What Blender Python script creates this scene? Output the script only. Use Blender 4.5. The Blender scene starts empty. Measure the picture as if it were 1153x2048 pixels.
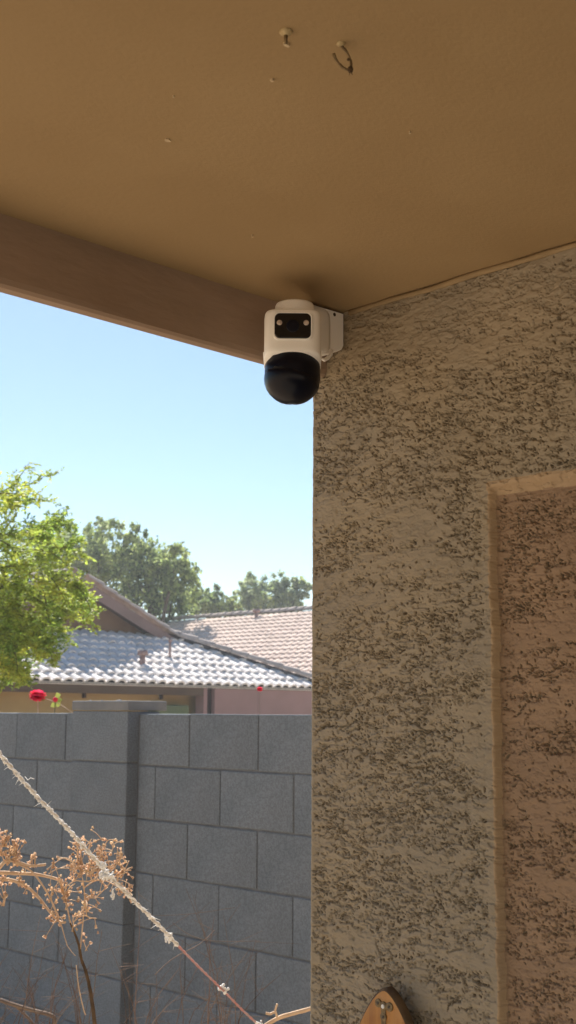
import bpy, bmesh, math, random
import numpy as np
from mathutils import Vector, Matrix
random.seed(7); rng = np.random.default_rng(11)
scene = bpy.context.scene
col = scene.collection
R = math.radians

# ------------------------------------------------------------------ camera
F_PX, CX, CY = 2500.0, 576.5, 1024.0            # focal length in pixels of a 2048 px tall picture
EYE = 1.65
HEAD, PITCH, ROLL = R(44.2), math.atan(405.4/2500.0), R(0.435)
fh = np.array([math.sin(HEAD), math.cos(HEAD), 0.0]); r0 = np.array([math.cos(HEAD), -math.sin(HEAD), 0.0]); zz = np.array([0, 0, 1.0])
fwd = fh*math.cos(PITCH)+zz*math.sin(PITCH); u0 = -fh*math.sin(PITCH)+zz*math.cos(PITCH)
rgt = r0*math.cos(ROLL)+u0*math.sin(ROLL); upv = u0*math.cos(ROLL)-r0*math.sin(ROLL)
EYEP = np.array([0, 0, EYE])
cam_data = bpy.data.cameras.new('camera'); cam = bpy.data.objects.new('camera', cam_data); col.objects.link(cam)
cam.matrix_world = Matrix(((rgt[0], upv[0], -fwd[0], 0), (rgt[1], upv[1], -fwd[1], 0), (rgt[2], upv[2], -fwd[2], EYE), (0, 0, 0, 1)))
cam_data.sensor_fit = 'VERTICAL'; cam_data.sensor_height = 36.0; cam_data.lens = F_PX/2048*36
cam_data.clip_start = 0.05; cam_data.clip_end = 2000
cam_data.dof.use_dof = True; cam_data.dof.focus_distance = 2.1; cam_data.dof.aperture_fstop = 14.0
scene.camera = cam

# ------------------------------------------------------------------ light
SUN_TO = np.array([0.345, 0.652, 0.676]); SUN_TO /= np.linalg.norm(SUN_TO)   # direction towards the sun
SUN_EL = math.asin(SUN_TO[2]); SUN_AZ = math.atan2(SUN_TO[0], SUN_TO[1])
world = bpy.data.worlds.new('World'); scene.world = world; world.use_nodes = True
wn = world.node_tree.nodes; wl = world.node_tree.links
sky = wn.new('ShaderNodeTexSky'); sky.sky_type = 'NISHITA'; sky.sun_disc = False
sky.sun_elevation = SUN_EL; sky.sun_rotation = SUN_AZ; sky.air_density = 1.0; sky.dust_density = 0.2; sky.ozone_density = 1.6
tint = wn.new('ShaderNodeMix'); tint.data_type = 'RGBA'; tint.blend_type = 'MULTIPLY'; tint.inputs[0].default_value = 1.0; tint.inputs[7].default_value = (0.95, 1.01, 1.03, 1)
wl.new(sky.outputs[0], tint.inputs[6]); wl.new(tint.outputs[2], wn['Background'].inputs[0]); wn['Background'].inputs[1].default_value = 0.05
sd = bpy.data.lights.new('sun', 'SUN'); sd.energy = 5.0; sd.angle = R(0.5); sd.color = (1.0, 0.95, 0.87)
sun = bpy.data.objects.new('sun', sd); col.objects.link(sun)
sun.rotation_euler = Vector(SUN_TO).to_track_quat('Z', 'Y').to_euler()
scene.view_settings.view_transform = 'Standard'; scene.view_settings.look = 'None'
scene.view_settings.gamma = 1.0; scene.view_settings.use_curve_mapping = False
scene.view_settings.exposure = 1.36
try:
    scene.cycles.max_bounces = 10; scene.cycles.diffuse_bounces = 6
except Exception: pass

# ------------------------------------------------------------------ helpers
def ray(x, y): return fwd*F_PX+rgt*(x-CX)+upv*(CY-y)
def on(x, y, ax, v):                    # where the line of sight meets the plane axis = v
    d = ray(x, y); return EYEP+d*((v-EYEP[ax])/d[ax])
def at(x, y, D):                        # the point at horizontal distance D
    d = ray(x, y); return EYEP+d*(D/(d@fh))

def tag(o, label=None, cat=None, group=None, kind=None):
    if label: o['label'] = label
    if cat: o['category'] = cat
    if group: o['group'] = group
    if kind: o['kind'] = kind
    return o
def empty(name, loc=(0, 0, 0), rotz=0.0):
    o = bpy.data.objects.new(name, None); col.objects.link(o); o.location = loc; o.rotation_euler = (0, 0, rotz); o.empty_display_size = 0.1
    return o
def link(name, me, parent=None):
    o = bpy.data.objects.new(name, me); col.objects.link(o)
    if parent is not None: o.parent = parent
    return o
def local_to(o, root):                  # o was modelled in world space, root sits somewhere: keep it there
    o.matrix_parent_inverse = root.matrix_world.inverted()
    return o

class MB:
    """collects polygons, builds one mesh object"""
    def __init__(s): s.v = []; s.f = []; s.mi = []; s.smooth = []
    def add(s, vs, fs, mi=0, smooth=False):
        b = len(s.v); s.v += [tuple(map(float, p)) for p in vs]
        s.f += [tuple(i+b for i in f) for f in fs]; s.mi += [mi]*len(fs); s.smooth += [smooth]*len(fs)
    def box(s, a, b, mi=0):
        (x0, y0, z0), (x1, y1, z1) = a, b
        s.add([(x0,y0,z0),(x1,y0,z0),(x1,y1,z0),(x0,y1,z0),(x0,y0,z1),(x1,y0,z1),(x1,y1,z1),(x0,y1,z1)],
              [(0,3,2,1),(4,5,6,7),(0,1,5,4),(1,2,6,5),(2,3,7,6),(3,0,4,7)], mi)
    def hexa(s, p, mi=0):               # 4 bottom, 4 top corners
        s.add(p, [(0,3,2,1),(4,5,6,7),(0,1,5,4),(1,2,6,5),(2,3,7,6),(3,0,4,7)], mi)
    def tube(s, pts, rad, n=6, mi=0, cap=True, wob=0.0):
        pts = [np.array(p, float) for p in pts]
        if not hasattr(rad, '__len__'): rad = [rad]*len(pts)
        t0 = pts[1]-pts[0]; a = np.cross(t0, [0.31, 0.2, 0.93]); a /= np.linalg.norm(a)
        rings = []
        for i, p in enumerate(pts):
            t = pts[min(i+1, len(pts)-1)]-pts[max(i-1, 0)]; t = t/(np.linalg.norm(t)+1e-12)
            a = a-t*(a@t); a /= np.linalg.norm(a)+1e-12; b = np.cross(t, a)
            rings.append([p+(a*math.cos(k*2*math.pi/n)+b*math.sin(k*2*math.pi/n))*rad[i]*(1+wob*random.uniform(-1, 1)) for k in range(n)])
        vs = [q for r in rings for q in r]; fs = []
        for i in range(len(pts)-1):
            for k in range(n):
                fs.append((i*n+k, i*n+(k+1)%n, (i+1)*n+(k+1)%n, (i+1)*n+k))
        if cap:
            fs.append(tuple(range(n-1, -1, -1))); fs.append(tuple((len(pts)-1)*n+k for k in range(n)))
        s.add(vs, fs, mi, True)
    def ball(s, c, r, n=6, m=4, mi=0, jit=0.0, scale=(1, 1, 1)):
        vs = []; fs = []
        for i in range(m+1):
            th = math.pi*i/m
            for k in range(n):
                ph = 2*math.pi*k/n; q = 1+jit*random.uniform(-1, 1)
                vs.append((c[0]+r*q*scale[0]*math.sin(th)*math.cos(ph), c[1]+r*q*scale[1]*math.sin(th)*math.sin(ph), c[2]+r*q*scale[2]*math.cos(th)))
        for i in range(m):
            for k in range(n):
                fs.append((i*n+k, (i+1)*n+k, (i+1)*n+(k+1)%n, i*n+(k+1)%n))
        s.add(vs, fs, mi, True)
    def mesh(s, name, mats):
        me = bpy.data.meshes.new(name); me.from_pydata(s.v, [], s.f)
        for m in (mats if isinstance(mats, (list, tuple)) else [mats]): me.materials.append(m)
        me.polygons.foreach_set('material_index', s.mi); me.polygons.foreach_set('use_smooth', s.smooth); me.update()
        return me
    def build(s, name, mats, parent=None): return link(name, s.mesh(name, mats), parent)

def bevel(o, w, seg=2):
    m = o.modifiers.new('bevel', 'BEVEL'); m.width = w; m.segments = seg; m.limit_method = 'ANGLE'; m.angle_limit = R(40)
    return o
def np_mesh(name, verts, faces4, mats, smooth=False, mi=None):
    me = bpy.data.meshes.new(name); nv = len(verts); nf = len(faces4); k = faces4.shape[1]
    me.vertices.add(nv); me.vertices.foreach_set('co', np.ascontiguousarray(verts, dtype=np.float32).ravel())
    me.loops.add(nf*k); me.loops.foreach_set('vertex_index', faces4.astype(np.int32).ravel())
    me.polygons.add(nf); me.polygons.foreach_set('loop_start', np.arange(0, nf*k, k, dtype=np.int32))
    if mi is not None: me.polygons.foreach_set('material_index', mi.astype(np.int32))
    me.polygons.foreach_set('use_smooth', np.full(nf, smooth))
    for m in (mats if isinstance(mats, (list, tuple)) else [mats]): me.materials.append(m)
    me.update(calc_edges=True); me.validate()
    return me

# value noise on a grid (periodic enough, cubic smoothed)
def vnoise(X, Y, cx, cy, seed):
    g = np.random.default_rng(seed).random((256, 256)); x = X/cx; y = Y/cy
    xi = np.floor(x).astype(int); yi = np.floor(y).astype(int); fx = x-xi; fy = y-yi
    fx = fx*fx*(3-2*fx); fy = fy*fy*(3-2*fy)
    a = g[xi % 256, yi % 256]; b = g[(xi+1) % 256, yi % 256]; c = g[xi % 256, (yi+1) % 256]; d = g[(xi+1) % 256, (yi+1) % 256]
    return (a*(1-fx)+b*fx)*(1-fy)+(c*(1-fx)+d*fx)*fy
def fbm(X, Y, cx, cy, seed, o=3):
    v = 0; w = 1.0; t = 0
    for i in range(o):
        v = v+w*vnoise(X, Y, cx/2**i, cy/2**i, seed+i*17); t += w; w *= 0.5
    return v/t

# ------------------------------------------------------------------ materials
def mat(name, c, c2=None, scale=5.0, rough=0.9, bump=0.0, bscale=60.0, spec=0.2, detail=6.0, stretch=None, metal=0.0,
        island=0.0, dirt=None, dscale=3.0, damt=0.5, transl=None, objrand=0.0, bdist=0.01, lo=0.35, hi=0.65, speck=0):
    m = bpy.data.materials.new(name); m.use_nodes = True; nt = m.node_tree; n = nt.nodes; l = nt.links
    bs = n['Principled BSDF']; bs.inputs['Roughness'].default_value = rough; bs.inputs['Metallic'].default_value = metal
    bs.inputs['Specular IOR Level'].default_value = spec
    tc = n.new('ShaderNodeTexCoord'); mp = n.new('ShaderNodeMapping'); l.new(tc.outputs['Object'], mp.inputs[0])
    if stretch: mp.inputs['Scale'].default_value = stretch
    nz = n.new('ShaderNodeTexNoise'); nz.inputs['Scale'].default_value = scale; nz.inputs['Detail'].default_value = detail; l.new(mp.outputs[0], nz.inputs['Vector'])
    mr = n.new('ShaderNodeMapRange'); mr.inputs[1].default_value = lo; mr.inputs[2].default_value = hi; l.new(nz.outputs['Fac'], mr.inputs[0])
    mx = n.new('ShaderNodeMix'); mx.data_type = 'RGBA'; mx.inputs[6].default_value = (*c, 1); mx.inputs[7].default_value = (*(c2 or c), 1)
    l.new(mr.outputs[0], mx.inputs[0]); out = mx.outputs[2]
    if dirt:
        n2 = n.new('ShaderNodeTexNoise'); n2.inputs['Scale'].default_value = dscale; n2.inputs['Detail'].default_value = 8; l.new(tc.outputs['Object'], n2.inputs['Vector'])
        r2 = n.new('ShaderNodeMapRange'); r2.inputs[1].default_value = 0.5; r2.inputs[2].default_value = 0.72; r2.inputs[4].default_value = damt; l.new(n2.outputs['Fac'], r2.inputs[0])
        m2 = n.new('ShaderNodeMix'); m2.data_type = 'RGBA'; l.new(r2.outputs[0], m2.inputs[0]); l.new(out, m2.inputs[6]); m2.inputs[7].default_value = (*dirt, 1); out = m2.outputs[2]
    if speck:
        n5 = n.new('ShaderNodeTexNoise'); n5.inputs['Scale'].default_value = speck; n5.inputs['Detail'].default_value = 3; l.new(tc.outputs['Object'], n5.inputs['Vector'])
        r5 = n.new('ShaderNodeMapRange'); r5.inputs[1].default_value = 0.38; r5.inputs[2].default_value = 0.62; r5.inputs[3].default_value = 0.86; r5.inputs[4].default_value = 1.12; l.new(n5.outputs['Fac'], r5.inputs[0])
        h5 = n.new('ShaderNodeHueSaturation'); l.new(r5.outputs[0], h5.inputs['Value']); l.new(out, h5.inputs['Color']); out = h5.outputs[0]
    if island or objrand:
        if island:
            g = n.new('ShaderNodeNewGeometry'); src = g.outputs['Random Per Island']; amt = island
        else:
            g = n.new('ShaderNodeObjectInfo'); src = g.outputs['Random']; amt = objrand
        hs = n.new('ShaderNodeHueSaturation'); r3 = n.new('ShaderNodeMapRange'); r3.inputs[3].default_value = 1-amt; r3.inputs[4].default_value = 1+amt
        l.new(src, r3.inputs[0]); l.new(r3.outputs[0], hs.inputs['Value']); l.new(out, hs.inputs['Color'])
        if island:
            r4 = n.new('ShaderNodeMapRange'); r4.inputs[3].default_value = 0.5-0.05*amt; r4.inputs[4].default_value = 0.5+0.03*amt
            wn_ = n.new('ShaderNodeMath'); wn_.operation = 'FRACT'; mu = n.new('ShaderNodeMath'); mu.operation = 'MULTIPLY'; mu.inputs[1].default_value = 37.7
            l.new(src, mu.inputs[0]); l.new(mu.outputs[0], wn_.inputs[0]); l.new(wn_.outputs[0], r4.inputs[0]); l.new(r4.outputs[0], hs.inputs['Hue'])
        out = hs.outputs[0]
    l.new(out, bs.inputs['Base Color'])
    if bump:
        bn = n.new('ShaderNodeTexNoise'); bn.inputs['Scale'].default_value = bscale; bn.inputs['Detail'].default_value = 8; l.new(mp.outputs[0], bn.inputs['Vector'])
        bp = n.new('ShaderNodeBump'); bp.inputs['Strength'].default_value = bump; bp.inputs['Distance'].default_value = bdist
        l.new(bn.outputs['Fac'], bp.inputs['Height']); l.new(bp.outputs[0], bs.inputs['Normal'])
    if transl:
        tr = n.new('ShaderNodeBsdfTranslucent'); l.new(out, tr.inputs[0]); ms = n.new('ShaderNodeMixShader'); ms.inputs[0].default_value = transl
        l.new(bs.outputs[0], ms.inputs[1]); l.new(tr.outputs[0], ms.inputs[2]); l.new(ms.outputs[0], n['Material Output'].inputs[0])
    return m

M = {}
M['stucco'] = mat('stucco', (0.348, 0.288, 0.210), (0.300, 0.254, 0.192), 7, 0.95, 0.25, 420, 0.1, dirt=(0.352, 0.276, 0.180), dscale=3.0, damt=0.5, bdist=0.0015)
M['stucco_niche_bounce'] = mat('stucco_niche_bounce', (0.335, 0.232, 0.155), (0.285, 0.198, 0.135), 7, 0.95, 0.25, 420, 0.1, bdist=0.0015)  # redder than the wall: reflected light put into the panel's colour
M['stucco_lip_lit'] = mat('stucco_lip_lit', (0.43, 0.31, 0.195), (0.38, 0.28, 0.185), 12, 0.95, 0.3, 200, 0.1, bdist=0.002)  # warm bounced light on the lip, painted as a paler orange
M['pit_shade'] = mat('pit_shade', (0.18, 0.142, 0.098), (0.235, 0.188, 0.132), 60, 0.95)  # shade inside the stucco pits, painted as a darker brown
M['stucco_far'] = mat('stucco_far', (0.348, 0.283, 0.211), (0.300, 0.243, 0.182), 9, 0.95, 1.0, 160, 0.1, bdist=0.006)
M['ceiling'] = mat('ceiling_paint', (0.368, 0.258, 0.140), (0.338, 0.234, 0.124), 2.2, 0.8, 0.4, 140, 0.15, stretch=(1, 1.6, 1), bdist=0.0012, dirt=(0.39, 0.278, 0.153), dscale=5, damt=0.5)
M['fascia'] = mat('fascia_paint', (0.345, 0.248, 0.185), (0.295, 0.215, 0.158), 5, 0.8, 0.35, 22, 0.2, stretch=(1, 2, 3.5), dirt=(0.251, 0.174, 0.121), dscale=9, damt=0.35, bdist=0.004)
M['caulk'] = mat('caulk', (0.34, 0.245, 0.14), (0.29, 0.21, 0.12), 30, 0.8, 0.3, 90, 0.2, bdist=0.002)
M['white_plastic'] = mat('white_plastic', (0.93, 0.90, 0.86), (0.91, 0.88, 0.84), 8, 0.45, 0.05, 500, 0.4, bdist=0.0003)
M['black_gloss'] = mat('black_gloss', (0.006, 0.006, 0.008), None, 8, 0.10, spec=0.5)
M['black_satin'] = mat('black_satin', (0.003, 0.004, 0.011), (0.004, 0.005, 0.013), 40, 0.30, 0.04, 700, 0.22, bdist=0.0003)
M['lens_glass'] = mat('lens_glass', (0.004, 0.004, 0.01), None, 8, 0.05, spec=0.8)
M['led'] = mat('led_cover', (0.62, 0.5, 0.42), (0.35, 0.28, 0.24), 300, 0.25, spec=0.6)
M['dark_hole'] = mat('screw_steel', (0.06, 0.05, 0.045), (0.12, 0.1, 0.08), 300, 0.45, spec=0.5, metal=0.6)
M['old_metal'] = mat('old_metal', (0.12, 0.08, 0.04), (0.26, 0.19, 0.10), 160, 0.6, 0.4, 300, 0.5, metal=0.5, bdist=0.001)
M['pale_metal'] = mat('pale_metal', (0.55, 0.44, 0.25), (0.38, 0.28, 0.14), 180, 0.5, 0.3, 300, 0.5, metal=0.2, bdist=0.001)
M['chip'] = mat('bare_chip', (0.62, 0.5, 0.33), (0.52, 0.4, 0.26), 90, 0.9)
M['wood'] = mat('varnished_wood', (0.442, 0.200, 0.047), (0.281, 0.106, 0.021), 60, 0.42, 0.3, 90, 0.4, stretch=(1, 1.0, 0.06), bdist=0.001, dirt=(0.55, 0.33, 0.14), dscale=12, damt=0.5)
M['wood_edge'] = mat('weathered_edge', (0.17, 0.11, 0.06), (0.1, 0.065, 0.04), 40, 0.8, 0.5, 120, 0.2, bdist=0.002)
M['block'] = mat('grey_block', (0.178, 0.202, 0.224), (0.226, 0.250, 0.273), 3.5, 0.95, 0.7, 190, 0.1, detail=10, dirt=(0.146, 0.154, 0.162), dscale=2.2, damt=0.5, objrand=0.055, bdist=0.006, speck=150)
M['block_top'] = mat('block_cap', (0.21, 0.215, 0.22), (0.27, 0.268, 0.262), 9, 0.95, 0.9, 150, 0.1, objrand=0.06, bdist=0.004)
M['mortar'] = mat('mortar', (0.138, 0.146, 0.154), (0.186, 0.190, 0.194), 18, 0.95, 0.8, 160, 0.1, bdist=0.004)
M['gravel'] = mat('desert_gravel', (0.50, 0.385, 0.265), (0.40, 0.305, 0.21), 30, 0.95, 1.0, 45, 0.1, dirt=(0.5, 0.4, 0.28), dscale=1.0, damt=0.5, bdist=0.02)
M['concrete'] = mat('patio_concrete', (0.31, 0.27, 0.21), (0.26, 0.225, 0.175), 3, 0.9, 0.3, 120, 0.2, dirt=(0.27, 0.23, 0.18), dscale=2, damt=0.4, bdist=0.003)
M['tile'] = mat('concrete_roof_tile', (0.84, 0.79, 0.75), (0.70, 0.655, 0.64), 5, 0.97, 0.5, 60, 0.04, objrand=0.14, dirt=(0.5, 0.44, 0.41), dscale=2.3, damt=0.5, bdist=0.006)
M['tile_warm'] = mat('warm_roof_tile', (0.72, 0.59, 0.51), (0.62, 0.50, 0.43), 5, 0.97, 0.5, 60, 0.04, island=0.1, bdist=0.006)
M['cap_tile'] = mat('ridge_tile_paint', (0.50, 0.43, 0.385), (0.40, 0.345, 0.32), 6, 0.95, 0.5, 60, 0.05, objrand=0.1, bdist=0.006)
M['underlay'] = mat('roof_underlay', (0.12, 0.11, 0.115), (0.08, 0.075, 0.08), 6, 0.9)
M['house_fascia'] = mat('house_fascia', (0.13, 0.085, 0.055), (0.10, 0.066, 0.044), 2, 0.8, 0.2, 30)
M['rake_board'] = mat('rake_board', (0.26, 0.18, 0.165), (0.22, 0.155, 0.14), 2, 0.8, 0.2, 30)
M['house_tan'] = mat('house_tan', (0.460, 0.310, 0.130), (0.400, 0.270, 0.115), 1.5, 0.9, 0.5, 60, bdist=0.01)
M['gable_brown'] = mat('gable_brown', (0.25, 0.155, 0.095), (0.21, 0.13, 0.08), 2, 0.9, 0.4, 60)
M['house_mauve'] = mat('house_mauve', (0.36, 0.225, 0.21), (0.31, 0.195, 0.18), 1.4, 0.9, 0.5, 60, bdist=0.01)
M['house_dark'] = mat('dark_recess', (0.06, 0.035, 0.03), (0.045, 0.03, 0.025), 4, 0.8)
M['vent'] = mat('vent_paint', (0.33, 0.23, 0.21), (0.27, 0.19, 0.18), 12, 0.7, 0.2, 60)
M['leaf_yellow'] = mat('leaf_yellow_green', (0.43, 0.48, 0.08), (0.19, 0.30, 0.055), 1.6, 0.6, spec=0.3, island=0.5, transl=0.5)
M['leaf_mid'] = mat('leaf_mid_green', (0.36, 0.43, 0.15), (0.25, 0.32, 0.12), 0.5, 0.7, spec=0.25, island=0.4, transl=0.5)
M['leaf_grey'] = mat('leaf_grey_green', (0.38, 0.44, 0.25), (0.28, 0.34, 0.20), 0.5, 0.7, spec=0.25, island=0.35, transl=0.5)
M['leaf_dark'] = mat('leaf_dark_green', (0.15, 0.19, 0.07), (0.10, 0.14, 0.06), 0.5, 0.7, spec=0.25, island=0.35, transl=0.45)
M['bark'] = mat('bark', (0.15, 0.115, 0.08), (0.09, 0.07, 0.05), 12, 0.95, 0.8, 30, bdist=0.02)
M['twig_green'] = mat('green_bark', (0.13, 0.13, 0.045), (0.10, 0.09, 0.04), 8, 0.9)
M['dry_stem'] = mat('dry_stem', (0.66, 0.49, 0.34), (0.52, 0.36, 0.24), 30, 0.85, 0.5, 200, bdist=0.001)
M['dry_head'] = mat('dry_seed_head', (0.72, 0.53, 0.36), (0.56, 0.37, 0.23), 60, 0.85, island=0.25, transl=0.3)
M['dry_dark'] = mat('dark_stem', (0.075, 0.05, 0.03), (0.14, 0.09, 0.05), 40, 0.9, 0.5, 200, bdist=0.001)
M['brush'] = mat('dry_brush', (0.20, 0.145, 0.11), (0.13, 0.095, 0.08), 20, 0.9, island=0.3)
M['rope_white'] = mat('rope_white', (0.90, 0.90, 0.90), (0.78, 0.77, 0.75), 150, 0.9, 0.6, 400, bdist=0.001)
M['rope_core'] = mat('rope_core', (0.75, 0.71, 0.66), (0.52, 0.48, 0.44), 150, 0.9, 0.5, 400, bdist=0.001)
M['rope_pink'] = mat('rope_pink', (0.50, 0.23, 0.22), (0.42, 0.30, 0.30), 60, 0.8, 0.4, 400, bdist=0.001)
M['petal'] = mat('red_petal', (0.80, 0.02, 0.09), (0.86, 0.08, 0.16), 30, 0.55, spec=0.3, island=0.2, transl=0.35)
M['rose_leaf'] = mat('rose_leaf', (0.30, 0.29, 0.08), (0.22, 0.26, 0.06), 20, 0.6, island=0.2, transl=0.4)

# ================================================================== SETTING
g = MB(); n = 40
ext = 150.0
gx = np.sign(np.linspace(-1, 1, n))*np.abs(np.linspace(-1, 1, n))**2.2*ext
vs = [(x, y, 0.0) for x in gx for y in gx]
g.add(vs, [(i*n+j, (i+1)*n+j, (i+1)*n+j+1, i*n+j+1) for i in range(n-1) for j in range(n-1)])
tag(g.build('ground', M['gravel']), kind='structure')
g = MB(); g.box((-4.2, -5.2, -0.1), (1.52, 1.50, 0.06)); tag(bevel(g.build('patio_floor', M['concrete']), 0.01), kind='structure')

# ================================================================== HOUSE CORNER (stucco wall, niche, ceiling, fascia)
XW, YC, ZC = 1.4922, 1.4781, 2.3255             # wall face, wall end, ceiling
YB = 1.4423                                      # inner face of the fascia board
house = tag(empty('patio_house', (XW, YC, 0)), 'tan stucco house corner with recessed wall panel and brown patio ceiling', 'house')
bpy.context.view_layer.update()
def hp(o): return local_to(o, house) if o.parent is house else o

# --- fine height field of the skip-trowel stucco
ST = 0.00115
Y0F, Z0F = 0.88, 1.10
ny = int((YC-Y0F)/ST); nz = int((ZC+0.004-Z0F)/ST)
ys = np.linspace(Y0F, YC, ny+1); zs = np.linspace(Z0F, ZC+0.004, nz+1)
Yg, Zg = np.meshgrid(ys, zs, indexing='ij')
# worn patches: where the plaster was floated smooth
smooth_patch = fbm(Yg+5, Zg+3, 0.13, 0.035, 3, 3)+0.35*(fbm(Yg+1, Zg+9, 0.03, 0.012, 8, 2)-0.5)
rowmod = vnoise(Yg+2, Zg*1.0+7, 0.11, 0.016, 31)
dens = np.clip((smooth_patch-0.30)*5.0, 0, 1)*np.clip(0.55+0.5*rowmod, 0, 0.85)
hgt = (fbm(Yg, Zg, 0.09, 0.05, 40, 3)-0.5)*0.004+(fbm(Yg+3, Zg, 0.012, 0.007, 50, 2)-0.5)*0.0018
tro = fbm(Yg+11, Zg+4, 0.028, 0.0055, 70, 3)
hgt -= np.clip(tro-0.58, 0, 1)*0.003             # trowel drag lines
n_t = fbm(Yg+21, Zg+14, 0.0125, 0.0060, 120, 3)
torn = np.clip((0.515-n_t)/0.05, 0, 1); torn = torn*torn*(3-2*torn)*np.clip(0.35+1.2*dens, 0, 1)
hgt -= torn*0.0022
nw_ = fbm(Yg+41, Zg+44, 0.026, 0.011, 160, 4); gate = fbm(Yg+51, Zg+54, 0.007, 0.006, 180, 2)
worm = np.exp(-((nw_-0.5)/0.010)**2)+0.8*np.exp(-((nw_-0.575)/0.009)**2)+0.8*np.exp(-((nw_-0.43)/0.009)**2)
worm *= np.clip((gate-0.44)/0.10, 0, 1)*np.clip(0.3+dens, 0, 1)
hgt += (fbm(Yg+31, Zg+24, 0.0042, 0.0030, 140, 2)-0.5)*0.0013*(0.35+torn)
dens = np.clip(0.10+dens*0.9, 0, 1)*(0.42+0.95*torn)
dens *= np.clip((YC-0.007-Yg)/0.006, 0.0, 1)
# recessed panel: smooth step
YN, ZN = 1.1075, 1.9935
edge_y = YN+0.0022*(fbm(Zg*1.0, Yg*0+2, 0.05, 1, 90, 3)-0.5)*2
edge_z = ZN+0.003*(fbm(Yg*1.0, Zg*0+5, 0.05, 1, 95, 3)-0.5)*2
dy = (edge_y-Yg); dz = (edge_z-Zg)
sy = np.clip(dy/0.009, 0, 1); sz = np.clip(dz/0.020, 0, 1)
sy = sy*sy*(3-2*sy); sz = sz*sz*(3-2*sz)
NICHE = 0.0145
step = NICHE*sy*sz
inside = (dy > 0) & (dz > 0)
flat_lip = ((dy > -0.014) & (dy < 0.007) & (dz > -0.02)) | ((dz > -0.006) & (dz < 0.024) & (dy > -0.01))
dens = np.where(flat_lip, dens*0.03, dens)
dens = np.where(inside, np.clip(dens*1.1+0.08, 0, 1), dens)
# pits
pit = np.zeros_like(hgt)
def stamp(cy, cz, ang, L, w, dep, bend):
    nseg = max(2, int(L/0.0010)); 
    for q in range(nseg+1):
        t = q/nseg-0.5
        a = ang+bend*t
        py = cy+math.cos(a)*L*t; pz = cz+math.sin(a)*L*t
        rr = w*(1-1.2*t*t*1.5)
        i0 = int((py-rr-Y0F)/ST); i1 = int((py+rr-Y0F)/ST)+2; j0 = int((pz-rr-Z0F)/ST); j1 = int((pz+rr-Z0F)/ST)+2
        i0 = max(i0, 0); j0 = max(j0, 0); i1 = min(i1, ny+1); j1 = min(j1, nz+1)
        if i0 >= i1 or j0 >= j1: continue
        d = np.sqrt((Yg[i0:i1, j0:j1]-py)**2+(Zg[i0:i1, j0:j1]-pz)**2)/rr
        v = dep*np.clip(1.25-d**2*1.1, 0, 1)
        np.maximum(pit[i0:i1, j0:j1], v, out=pit[i0:i1, j0:j1])
tries = 40000
cys = rng.uniform(Y0F, YC-0.004, tries); czs = rng.uniform(Z0F, ZC, tries); acc = rng.random(tries)
ii = ((cys-Y0F)/ST).astype(int); jj = ((czs-Z0F)/ST).astype(int)
ok = acc < dens[ii, jj]*0.44
for cy_, cz_ in zip(cys[ok], czs[ok]):
    if random.random() < 0.74:
        # steep dashes leaning over, as the trowel left them
        stamp(cy_, cz_, R(random.gauss(66, 20)), random.uniform(0.0010, 0.0046), random.uniform(0.0008, 0.0014), random.uniform(0.0030, 0.0085), random.uniform(-0.8, 0.8))
    elif random.random() < 0.5:
        # a chain of pits along a torn edge
        a = R(random.gauss(0, 14)); nn = random.randint(3, 6); y_, z_ = cy_, cz_
        for q in range(nn):
            stamp(y_, z_, a+random.uniform(-0.9, 0.9), random.uniform(0.003, 0.007), random.uniform(0.0008, 0.0012), random.uniform(0.003, 0.0068), 0)
            y_ += math.cos(a)*0.005; z_ += math.sin(a)*0.005+random.uniform(-0.0012, 0.0012); a += random.uniform(-0.4, 0.4)
    else:
        stamp(cy_, cz_, random.uniform(0, 3.14), 0.002, random.uniform(0.0013, 0.0024), random.uniform(0.003, 0.007), 0)
pit = np.maximum(pit, np.clip(worm, 0, 1)*0.0052*(YC-0.006 > Yg))
pit = np.where(flat_lip, pit*0.12, pit)
hgt = hgt-pit*(1-0.45*np.clip((Zg-2.12)/0.12, 0, 1))
hgt *= 1-0.72*np.clip((Yg-(YC-0.012))/0.008, 0, 1)
# rounded corner at the wall end and wrap round it
cr = np.clip((Yg-(YC-0.006))/0.006, 0, 1); hgt -= 0.006*(1-np.sqrt(np.clip(1-cr*cr, 0, 1)))
Xg = XW-hgt+step
nw = 12
wx = np.linspace(0, 0.06, nw+1)[1:]
Xw2 = Xg[-1][None, :]+wx[:, None]; Yw2 = np.full_like(Xw2, YC)+(fbm(Xw2*1.0, np.tile(zs, (nw, 1)), 0.01, 0.01, 99, 2)-0.5)*0.0010
Zw2 = np.tile(zs, (nw, 1))
X_ = np.vstack([Xg, Xw2]); Y_ = np.vstack([Yg, Yw2]); Z_ = np.vstack([Zg, Zw2])
nI, nJ = X_.shape
idx = np.arange(nI*nJ).reshape(nI, nJ)
faces = np.stack([idx[:-1, :-1], idx[:-1, 1:], idx[1:, 1:], idx[1:, :-1]], -1).reshape(-1, 4)
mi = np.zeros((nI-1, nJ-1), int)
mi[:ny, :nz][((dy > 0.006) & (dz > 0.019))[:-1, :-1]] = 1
lipm = (((dy > -0.001) & (dy <= 0.007) & (dz > -0.002)) | ((dz > -0.002) & (dz <= 0.019) & (dy > 0)))[:-1, :-1]
mi[:ny, :nz][lipm] = 2
shaded_pit = ((pit > 0.0046)&(Zg < 2.24))[:-1, :-1]; mi[:ny, :nz][shaded_pit] = 3        # deep pits take a darker colour that paints in their shade
me = np_mesh('stucco_wall', np.stack([X_.ravel(), Y_.ravel(), Z_.ravel()], -1), faces, [M['stucco'], M['stucco_niche_bounce'], M['stucco_lip_lit'], M['pit_shade']], True, mi.ravel())
hp(link('stucco_wall', me, house))
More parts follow.
